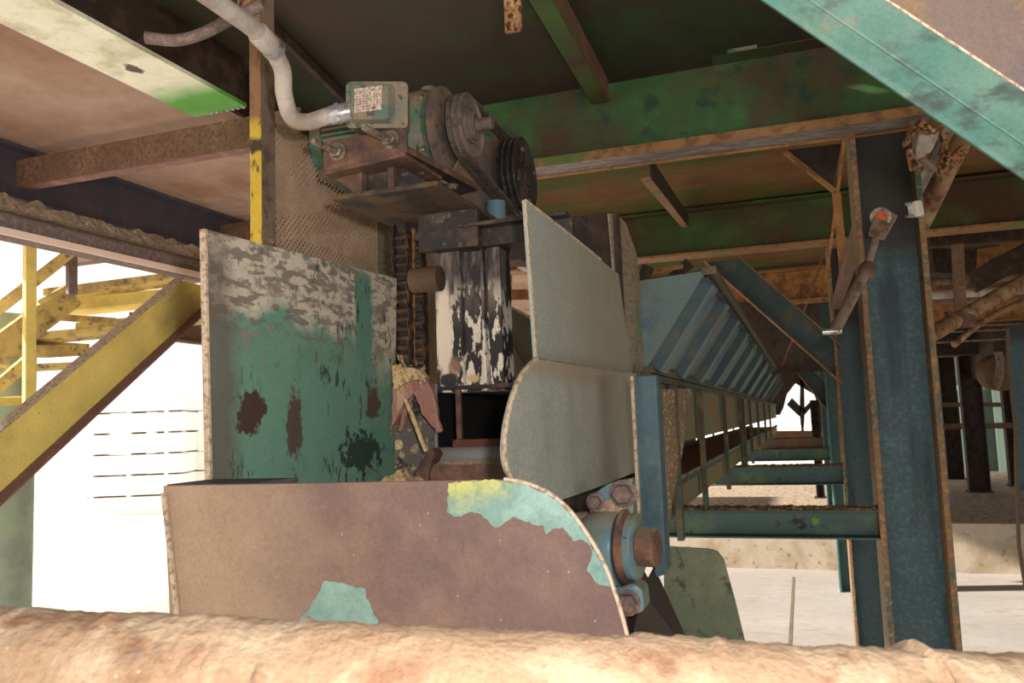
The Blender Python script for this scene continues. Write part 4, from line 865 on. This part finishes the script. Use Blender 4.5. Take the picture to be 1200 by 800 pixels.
# bark and straw hanging on the plate
e = empty('bark_tangle', PY(485, 500, 2.15), 'tangle of torn reddish bark strips draped over the grimy plate', 'bark')
def strip(pts, y, w=.008, m='debris', name='bark_strip', seed=0):
    r = random.Random(seed); P = []
    for i, (u, v) in enumerate(pts):
        u2, v2 = pts[(i+1) % len(pts)]
        for j in range(3):
            t = j/3; P.append(PY(u+(u2-u)*t+r.uniform(-1, 1), v+(v2-v)*t+r.uniform(-1, 1), y))
    o = MB().plate(P, (0, w, 0)).build(name, M[m], e, bevel=.003); return o
strip([(462, 437), (480, 434), (498, 440), (506, 456), (502, 462), (484, 462), (470, 476), (458, 502), (456, 512), (459, 490), (460, 456)], 2.17, .02, seed=1)
strip([(484, 460), (500, 446), (508, 462), (512, 488), (517, 504), (514, 508), (506, 500), (494, 484)], 2.16, .018, seed=2)
strip([(476, 470), (484, 466), (476, 484), (470, 506), (466, 505), (470, 486)], 2.19, .01, seed=3)
strip([(459, 430), (468, 426), (466, 416), (471, 430), (480, 431), (492, 434), (498, 442), (480, 446), (470, 452), (461, 458)], 2.155, .03, 'straw', 'straw_tuft', seed=4)
mb = MB(); mb.tube([PY(475, 468, 2.15), PY(486, 495, 2.15), PY(499, 529, 2.14)], [.006, .007, .006], 8); mb.build('straw_stick', M['straw'], e)
mb = MB(); r = random.Random(4)
for i in range(40):
    p = PY(r.uniform(458, 500), r.uniform(428, 452), 2.15-r.uniform(0, .02)); d = V((r.uniform(-1, 1), r.uniform(-.5, .2), r.uniform(-1, .8))).normalized()*r.uniform(.008, .026)
    mb.tube([p, p+d], .0012, 4)
tag(mb.build('loose_fibres', M['straw'], e), kind='stuff')
# heap of chips at the foot
hp = PY(478, 572, 2.1)
mb = MB(); vs = []; n = 18
for i in range(n+1):
    for j in range(n+1):
        a = i/n*2-1; b = j/n*2-1; r2 = min(1, a*a+b*b)
        vs.append(V((hp.x+a*.085, 2.06+b*.09, hp.z-.03+.075*(1-r2)**.6*(1+.5*noise.noise(V((a*3, b*3, 3)))))))
mb.add(vs, [(i*(n+1)+j, i*(n+1)+j+1, (i+1)*(n+1)+j+1, (i+1)*(n+1)+j) for i in range(n) for j in range(n)])
tag(mb.build('chip_heap', M['straw'], smooth=True), 'small heap of pale wood chips at the foot of the grimy plate', 'wood chips', kind='stuff')
# ---------------------------------------------------------------- blue post, bearing, bolts
BX = 2.46
pl0 = PY(741, 440, BX); pr0 = PY(770, 442, BX)
e = empty('blue_post', ((pl0.x+pr0.x)/2, BX, 0), 'blue-painted upright channel post behind the shaft bearing', 'post')
zt2 = PY(755, 440, BX).z; zb2 = PY(760, 676, BX).z; xa_, xb_ = PY(748, 560, BX).x, PY(775, 560, BX).x
MB().plate([(xa_, BX, zt2), (xb_, BX, zt2), (xb_, BX, zb2+.01), (xb_-.03, BX, zb2), (xa_, BX, zb2+.1)], (0, .012, 0)).build('face', M['blue_paint'], e, bevel=.002)
MB().box((xa_-.006, BX-.02, zb2+.12), (xa_+.004, BX+.09, zt2)).build('left_flange', M['bare_edge'], e, bevel=.002)
MB().box((xb_-.01, BX+.012, zb2+.02), (xb_, BX+.09, zt2)).build('right_flange', M['blue_paint'], e, bevel=.002)
QY = 2.10
e = empty('shaft_bearing', PY(720, 640, QY), 'light blue bearing block with bolts and brown shaft end beside the front guard', 'bearing')
def qy(pts, y, th, name, m, bv=.004): return MB().plate([PY(u, v, y) for u, v in pts], (0, th, 0)).build(name, M[m], e, bevel=bv)
qy([(690, 582), (712, 567), (740, 560), (742, 600), (738, 700), (690, 700), (692, 612)], QY+.06, .05, 'back_plate', 'bearing_blue')
qy([(693, 590), (730, 580), (738, 606), (700, 606)], QY+.05, .012, 'dusty_neck', 'dust')
ax = V((1, -.12, 0)).normalized()
bc = PY(722, 642, QY+.06)
rb = .098
MB().lathe(V((PY(692, 640, QY).x-.03, QY+.07, bc.z)), ax, [(0, rb*.8), (.02, rb*.97), (.06, rb), (.085, rb), (.10, rb*.96)], 48).build('housing', M['bearing_blue'], e, smooth=True)
rc = V((PY(734, 640, QY).x, QY+.055, bc.z+.005))
MB().lathe(rc-ax*.018, ax, [(0, rb*.96), (.004, rb*1.0), (.014, rb*1.0), (.018, rb*.9), (.022, rb*.86), (.038, rb*.82), (.040, .04)], 48).build('end_ring', M['rust_steel'], e, smooth=True)
MB().lathe(rc+ax*.004, ax, [(0, rb*.88), (.014, rb*.88), (.018, rb*.8)], 48).build('blue_ring', M['bearing_blue'], e, smooth=True)
MB().lathe(rc+ax*.02, ax, [(0, .042), (.004, .050), (.045, .050), (.052, .046), (.053, .02)], 12).build('shaft_end', M['rust_steel'], e)
for u, v, rr in ((731, 578, .027), (698, 588, .018)):
    MB().bolt(PY(u, v, QY+.05), (0, -1, 0), rr, rr*.9).build('bolt', M['bolt_purple'], e)
qy([(722, 690), (742, 684), (752, 690), (755, 714), (750, 719), (724, 719)], QY-.02, .09, 'foot', 'bearing_blue', .008)
MB().bolt(PY(736, 706, QY-.02), (0, -1, 0), .024, .02).build('bolt', M['bolt_purple'], e)
MB().tube([PY(668, 606, 2.3), PY(700, 604, 2.3)], .014, 12).build('grease_pipe', M['rod_steel'], e, smooth=True)
tag(MB().box((-.645, 1.55, 1.1), (-.63, 2.9, 2.24)).build('head_side_sheet', M['chute_black']), 'dark lower side sheet of the conveyor head behind the bearing block', 'sheet')
# tan flecked plate and chutes
e = empty('flecked_plate', (-.5, 2.9, 2.0), 'tan tapering plate flecked with pale chips, right of the blue post', 'plate')
MB().plate([PX(u, v, RX+.035) for u, v in ((770, 456), (810, 455), (800, 530), (786, 598), (774, 650), (768, 650))], (-.006, 0, 0)).build('sheet', M['tan_fleck'], e)
e = empty('green_chute_plate', PY(830, 770, 2.75), 'olive green sloping chute plate low beside the bearing', 'chute')
gp = [PY(u, v, 2.75) for u, v in ((782, 640), (832, 643), (841, 646), (848, 655), (862, 706), (877, 768), (884, 800), (815, 800), (778, 705), (778, 660))]
MB().plate(gp, (0, .01, 0)).build('sheet', M['chute_green'], e, bevel=.001)
MB().plate([gp[-1]+V((-.004, -.003, 0)), gp[0]+V((-.004, -.003, 0)), gp[0]+V((.003, -.003, 0)), gp[-1]+V((.003, -.003, 0))], (0, -.002, 0)).build('left_rim', M['bare_edge'], e)
e = empty('black_chute_plate', PY(775, 760, 2.4), 'black worn chute plate with pale scuffs between bearing foot and olive plate', 'chute')
MB().plate([PY(752, 690, 2.2), PY(766, 664, 2.5), PY(812, 766, 2.55), PY(824, 800, 2.55), PY(730, 800, 2.2), PY(736, 700, 2.2), PY(744, 650, 2.25)], (0.0, .01, 0)).build('sheet', M['chute_black'], e)
tag(MB().plate([PY(u, v, 2.24) for u, v in ((726, 716), (738, 722), (742, 740), (750, 770), (755, 800), (728, 800))], (0, .02, 0)).build('chip_ledge', M['straw'], bevel=.003), 'narrow strip of pale chips between front guard and black chute', 'wood chips', kind='stuff')
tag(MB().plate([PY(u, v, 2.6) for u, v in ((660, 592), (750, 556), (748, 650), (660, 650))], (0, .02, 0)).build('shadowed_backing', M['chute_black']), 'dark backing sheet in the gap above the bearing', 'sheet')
# ================================================================ long conveyor with hopper
zt1, zt0 = 2.53, 2.565
# lower trough: side panels
e = empty('conveyor_trough', (-.875, 10, 1.9), 'long chain conveyor running away behind the machine, with tan side panels and thin posts', 'conveyor')
ZT, ZP, ZB0, ZB1 = 2.545, 2.262, 1.93, 2.085
MB().box((-.62, 3.1, ZT), (-.575, 20.5, ZT+.03)).build('top_rail', M['trough_rail'], e, bevel=.003)
ys = [2.95]; 
MB().box((-.612, 3.1, ZP), (-.604, 20.5, ZT)).build('side_panel', M['trough'], e)
MB().box((-.62, 3.1, ZB0), (-.606, 20.5, ZB1-.03)).build('lower_panel', M['trough'], e)
MB().box((-.64, 3.1, ZB1-.03), (-.59, 20.5, ZB1)).build('lower_rail', M['trough_rail'], e, bevel=.003)
MB().box((-1.15, 3.1, 2.03), (-.64, 20.5, 2.05)).build('bed', M['slat_red'], e)
MB().box((-1.16, 3.1, 2.0), (-1.15, 20.5, 2.11)).build('far_rail', M['trough_rail'], e)
MB().box((-1.172, 3.1, 2.08), (-1.162, 9.5, 2.2)).build('far_skirt', M['grey_sheet'], e)
MB().box((-1.17, 3.1, 2.18), (-1.16, 20.5, ZT)).build('far_panel', M['grey_sheet'], e)
for k in range(60):      # slats with their bright pins
    y = 3.6+k*.16
    if y > 13: break
    MB().box((-1.10, y, 2.05), (-.66, y+.09, 2.075)).build('slat', M['slat_red'], e, bevel=.004)
mb = MB()
for k in range(150):
    y = 3.6+k*.08
    if y > 13: break
    mb.lathe((-.600, y, ZB1+.005), (1, 0, 0), [(0, .010), (.012, .010)], 8)
tag(mb.build('chain_pins', M['galv'], e), kind='stuff')
yv = []
for u in (822, 850, 868, 872, 880, 889, 897, 903): yv.append(PX(u, 500, -.575).y)
for i, y in enumerate([3.93]+yv):
    z0_ = ZB0-.0 if i else 1.9
    MB().box((-.590, y-.03, 1.82), (-.560, y+.03, ZT)).build('post', M['trough_rail'], e, bevel=.003)
for y in [4.6+i*1.7 for i in range(8)]:
    MB().box((-1.175, y-.02, 1.9), (-1.15, y+.02, ZT)).build('far_post', M['trough_rail'], e)
# ---------------------------------------------------------------- ribbed hopper
HX0, HZ0 = -.60, 2.60; HX1, HZ1 = -.335, 2.985; HY0, HY1 = 3.4, 14.0
e = empty('ribbed_hopper', (-.5, 8, HZ0), 'long blue-green hopper side with slanting ribs above the conveyor', 'hopper')
A = lambda t, y: V((HX0+(HX1-HX0)*t, y, HZ0+(HZ1-HZ0)*t))
nrm = V((HZ1-HZ0, 0, -(HX1-HX0))).normalized()
MB().plate([A(0, HY0), A(1, HY0), A(1, HY1), A(0, HY1)], nrm*-.008).build('sloped_wall', M['hopper'], e)
MB().plate([(-.66, HY0, HZ0), A(0, HY0), A(1, HY0), (-.66, HY0, HZ1-.02)], (0, -.008, 0)).build('end_panel', M['hopper'], e, bevel=.001)
MB().bar(A(1, HY0-.01)+V((.01, 0, .0)), A(1, HY1)+V((.01, 0, 0)), .06, .035).build('top_rail', M['trough_rail'], e, bevel=.003)
MB().bar(A(.0, HY0-.01)+nrm*.01, A(0, HY1)+nrm*.01, .04, .03).build('bottom_rail', M['trough_rail'], e, bevel=.003)
ry = [HY0+.04]+[PX(u, 455, -.6).y for u in (789, 811, 829, 845, 858, 869, 879, 887, 894, 900)]
for i, y in enumerate(ry):
    w = .17 if i == 0 else .10
    MB().plate([A(.03, y), A(.93, y), A(.93, y)+nrm*.045, A(.03, y)+nrm*.045], (0, .008, 0)).build('rib', M['hopper_dark'], e, bevel=.001)
    MB().plate([A(.03, y)+nrm*.045, A(.93, y)+nrm*.045, A(.93, y+w)+nrm*.045, A(.03, y+w)+nrm*.045], nrm*.006).build('rib_face', M['hopper'], e, bevel=.001)
MB().plate([A(.93, HY0), A(.93, HY1), A(.93, HY1)+nrm*.05, A(.93, HY0)+nrm*.05], V((0, 0, .006))).build('upper_ledge', M['hopper_dark'], e)
# small box tube on the corner
b0 = PY(822, 323, 3.45)
e2 = MB(); s = .028; o_ = .02
for lo, hi in (((-s, 0, -s), (s, .25, -o_)), ((-s, 0, o_), (s, .25, s)), ((-s, 0, -o_), (-o_, .25, o_)), ((o_, 0, -o_), (s, .25, o_))):
    e2.box(tuple(b0[i]+lo[i] for i in range(3)), tuple(b0[i]+hi[i] for i in range(3)))
tag(e2.build('open_box_tube', M['hopper_dark'], bevel=.002), 'open square tube end on the top corner of the blue hopper', 'tube')
# left inner hopper sheet seen between the striped post and the curved guard
o = MB().plate([PY(u, v, 3.3) for u, v in ((584, 352), (640, 385), (640, 455), (586, 455))], (0, .01, 0)).build('inner_sheet', M['grey_sheet']); tag(o, 'grey sheet with a slanting seam between striped post and grey guard', 'sheet')
tag(MB().tube([PY(588, 362, 3.28), PY(600, 400, 3.28), PY(628, 450, 3.28)], .003, 6).build('sheet_seam', M['dark_steel']), 'dark slanting seam on the grey sheet beside the striped post', 'seam')
# clutter behind with warm light painted in, seen left of the grey guard
e = empty('orange_framework', PD(605, 330, 6.0), 'framework painted in orange light glimpsed between striped post and grey guard', 'framework')
def pd(pts, d, th, name, m): return MB().plate([PD(u, v, d) for u, v in pts], (CR @ V((0, 0, -1)))*th).build(name, M[m], e)
pd([(575, 340), (640, 338), (640, 350), (575, 352)], 5.5, .05, 'cross_bar', 'orange_steel'); pd([(575, 320), (600, 322), (600, 345), (575, 345)], 5.8, .05, 'block', 'orange_steel')
MB().tube([PD(586, 300, 5.2), PD(632, 322, 5.2)], .02, 8).build('pale_rod', M['galv'], e)
MB().tube(curve([PD(582, 355, 5), PD(600, 362, 5), PD(640, 384, 5)], 5), .014, 8).build('curved_rim', M['bare_edge'], e)
for i, (a, b, d, lab) in enumerate((((760, 312), (742, 352), 6.2, 'short dark slanting strut just left of the blue hopper corner'), ((808, 308), (768, 345), 6.6, 'dark slanting strut above the blue hopper end panel'))):
    tag(MB().bar(PD(*a, d), PD(*b, d), .05, .09).build('dark_strut', M['brown_web']), lab, 'strut')
tag(MB().bar(PD(740, 322, 6.4), PD(800, 312, 6.4), .04, .03).build('orange_ledger', M['orange_steel']), 'orange bar behind the hopper corner', 'bar')

# ================================================================ near members
p0 = PD(-260, 801, .75); p1 = PD(1460, 880, .75)
rr = .075
e = empty('foreground_rail', p0.lerp(p1, .5), 'thick sandy dust-covered rail across the bottom foreground', 'rail')
d = (p1-p0); s, u = frame(d); mb = MB(); vs = []; n = 640; k_ = 40
for i in range(n+1):
    t = i/n; c = p0+d*t; 
    for k in range(k_):
        a = 2*math.pi*k/k_; q = V((t*32, math.cos(a)*1.6, math.sin(a)*1.6))
        bmp = noise.noise(q*.6)*.004+noise.noise(q*3)*.0022+noise.noise(q*9)*.0012
        if math.sin(a) > .2: bmp += max(0, noise.noise(V((t*60, 3, k*.3)))-.35)*.012
        bmp += .009*math.exp(-((t-.779)/.003)**2)*max(0, math.sin(a))
        vs.append(c+(s*math.cos(a)*1.15+u*math.sin(a))*(rr+bmp))
fs = [(i*k_+k, i*k_+(k+1) % k_, (i+1)*k_+(k+1) % k_, (i+1)*k_+k) for i in range(n) for k in range(k_)]
fs += [tuple(range(k_)), tuple(n*k_+k for k in range(k_))]
mb.add(vs, fs); mb.build('rail', M['rail_sand'], e, smooth=True)
tag(e.children[0] if e.children else e)
# near teal diagonal member
def ln(u0, v0, u1, v1, t): return (u0+(u1-u0)*t, v0+(v1-v0)*t)
La, Lb = ln(890, 0, 1200, 212, -.9), ln(890, 0, 1200, 212, 2.6)
Ma, Mb_ = ln(1040, 0, 1200, 105, -2.2), ln(1040, 0, 1200, 105, 4.6)
L0, L1 = PD(*La, 1.28), PD(*Lb, 1.10); M0, M1 = PD(*Ma, 1.20), PD(*Mb_, 1.02)
upv = (CR @ V((.35, .9, .1))).normalized()*.24
e = empty('near_teal_beam', L1, 'worn teal steel beam slanting through the top right corner close to the camera, brown dust on its side', 'beam')
back = (CR @ V((0, 0, -1)))*.004
def quad(a, b, c, d_, off, name, m): return MB().plate([a, b, c, d_], off).build(name, M[m], e, bevel=.001)
nn = (L1-L0).cross(M0-L0).normalized(); nn = nn if nn.dot(L0-EYE) > 0 else -nn
quad(L0, L1, M1, M0, nn*.012, 'teal_face', 'teal_beam')
n2 = (M1-M0).cross(upv).normalized(); n2 = n2 if n2.dot(M0-EYE) > 0 else -n2
quad(M0, M1, M1+upv, M0+upv, n2*.012, 'dusty_face', 'teal_top')
quad(L0, L1, L1+upv, L0+upv, n2*-.008, 'back_face', 'teal_beam')
quad(M0+upv, M1+upv, L1+upv, L0+upv, (0, 0, .01), 'top_face', 'teal_beam')
MB().tube([M0, M1], .0018, 8).build('worn_corner', M['bare_edge'], e)
MB().tube([L0.lerp(M0, .42)-nn*.0, L1.lerp(M1, .42)-nn*.0], .003, 6).build('rolled_ridge', M['teal_beam'], e)
# ================================================================ light
w = bpy.data.worlds.new('world'); SC.world = w; w.use_nodes = True
bg = w.node_tree.nodes['Background']; bg.inputs[0].default_value = (1.0, .985, .96, 1); bg.inputs[1].default_value = 1.25
sn = bpy.data.lights.new('sun', 'SUN'); sn.energy = 11; sn.angle = .02; sn.color = (1, .93, .82)
so = bpy.data.objects.new('sun', sn); COL.objects.link(so)
dr = V((.90, .22, -.42)).normalized(); so.rotation_euler = dr.to_track_quat('-Z', 'Y').to_euler(); so.location = (-8, 4, 8)
fl = bpy.data.lights.new('camera_flash', 'AREA'); fl.shape = 'DISK'; fl.size = .07; fl.energy = 36; fl.color = (1, .955, .9)
fo = bpy.data.objects.new('camera_flash', fl); COL.objects.link(fo)
fo.matrix_world = Matrix.Translation(EYE+CR @ V((.11, .13, -.02))) @ CR.to_4x4()
vs_ = SC.view_settings; vs_.view_transform = 'Standard'; vs_.look = 'None'; vs_.gamma = 1; vs_.exposure = 0; vs_.use_curve_mapping = False

# ================================================================ repeats share a group phrase
GR = {'steel_cross_beam': 'big I-beams across the deck', 'steel_column': 'row of H-columns beside the conveyor', 'cross_rung': 'cross rungs between conveyor and columns',
 'knee_brace': 'diagonal knee braces on the columns', 'drive_belt': 'drive belts between the two pulleys', 'roller_chain': 'strands of roller chain', 'slanting_pipe': 'slanting tan pipes behind the nearest column',
 'thin_cable': 'thin cables at right', 'dark_column': 'dark columns on the raised platform', 'lumber_stack': 'lumber stacks in the yard', 'teal_far_post': 'far teal posts', 'horizontal_pipe': 'grey horizontal pipes at right',
 'brown_cross_channel': 'brown channels under the deck at left', 'deck_rib': 'ribs under the deck', 'dark_strut': 'dark slanting struts under the deck'}
for o in bpy.data.objects:
    if o.parent is None and o.name.split('.')[0] in GR and 'label' in o: o['group'] = GR[o.name.split('.')[0]]
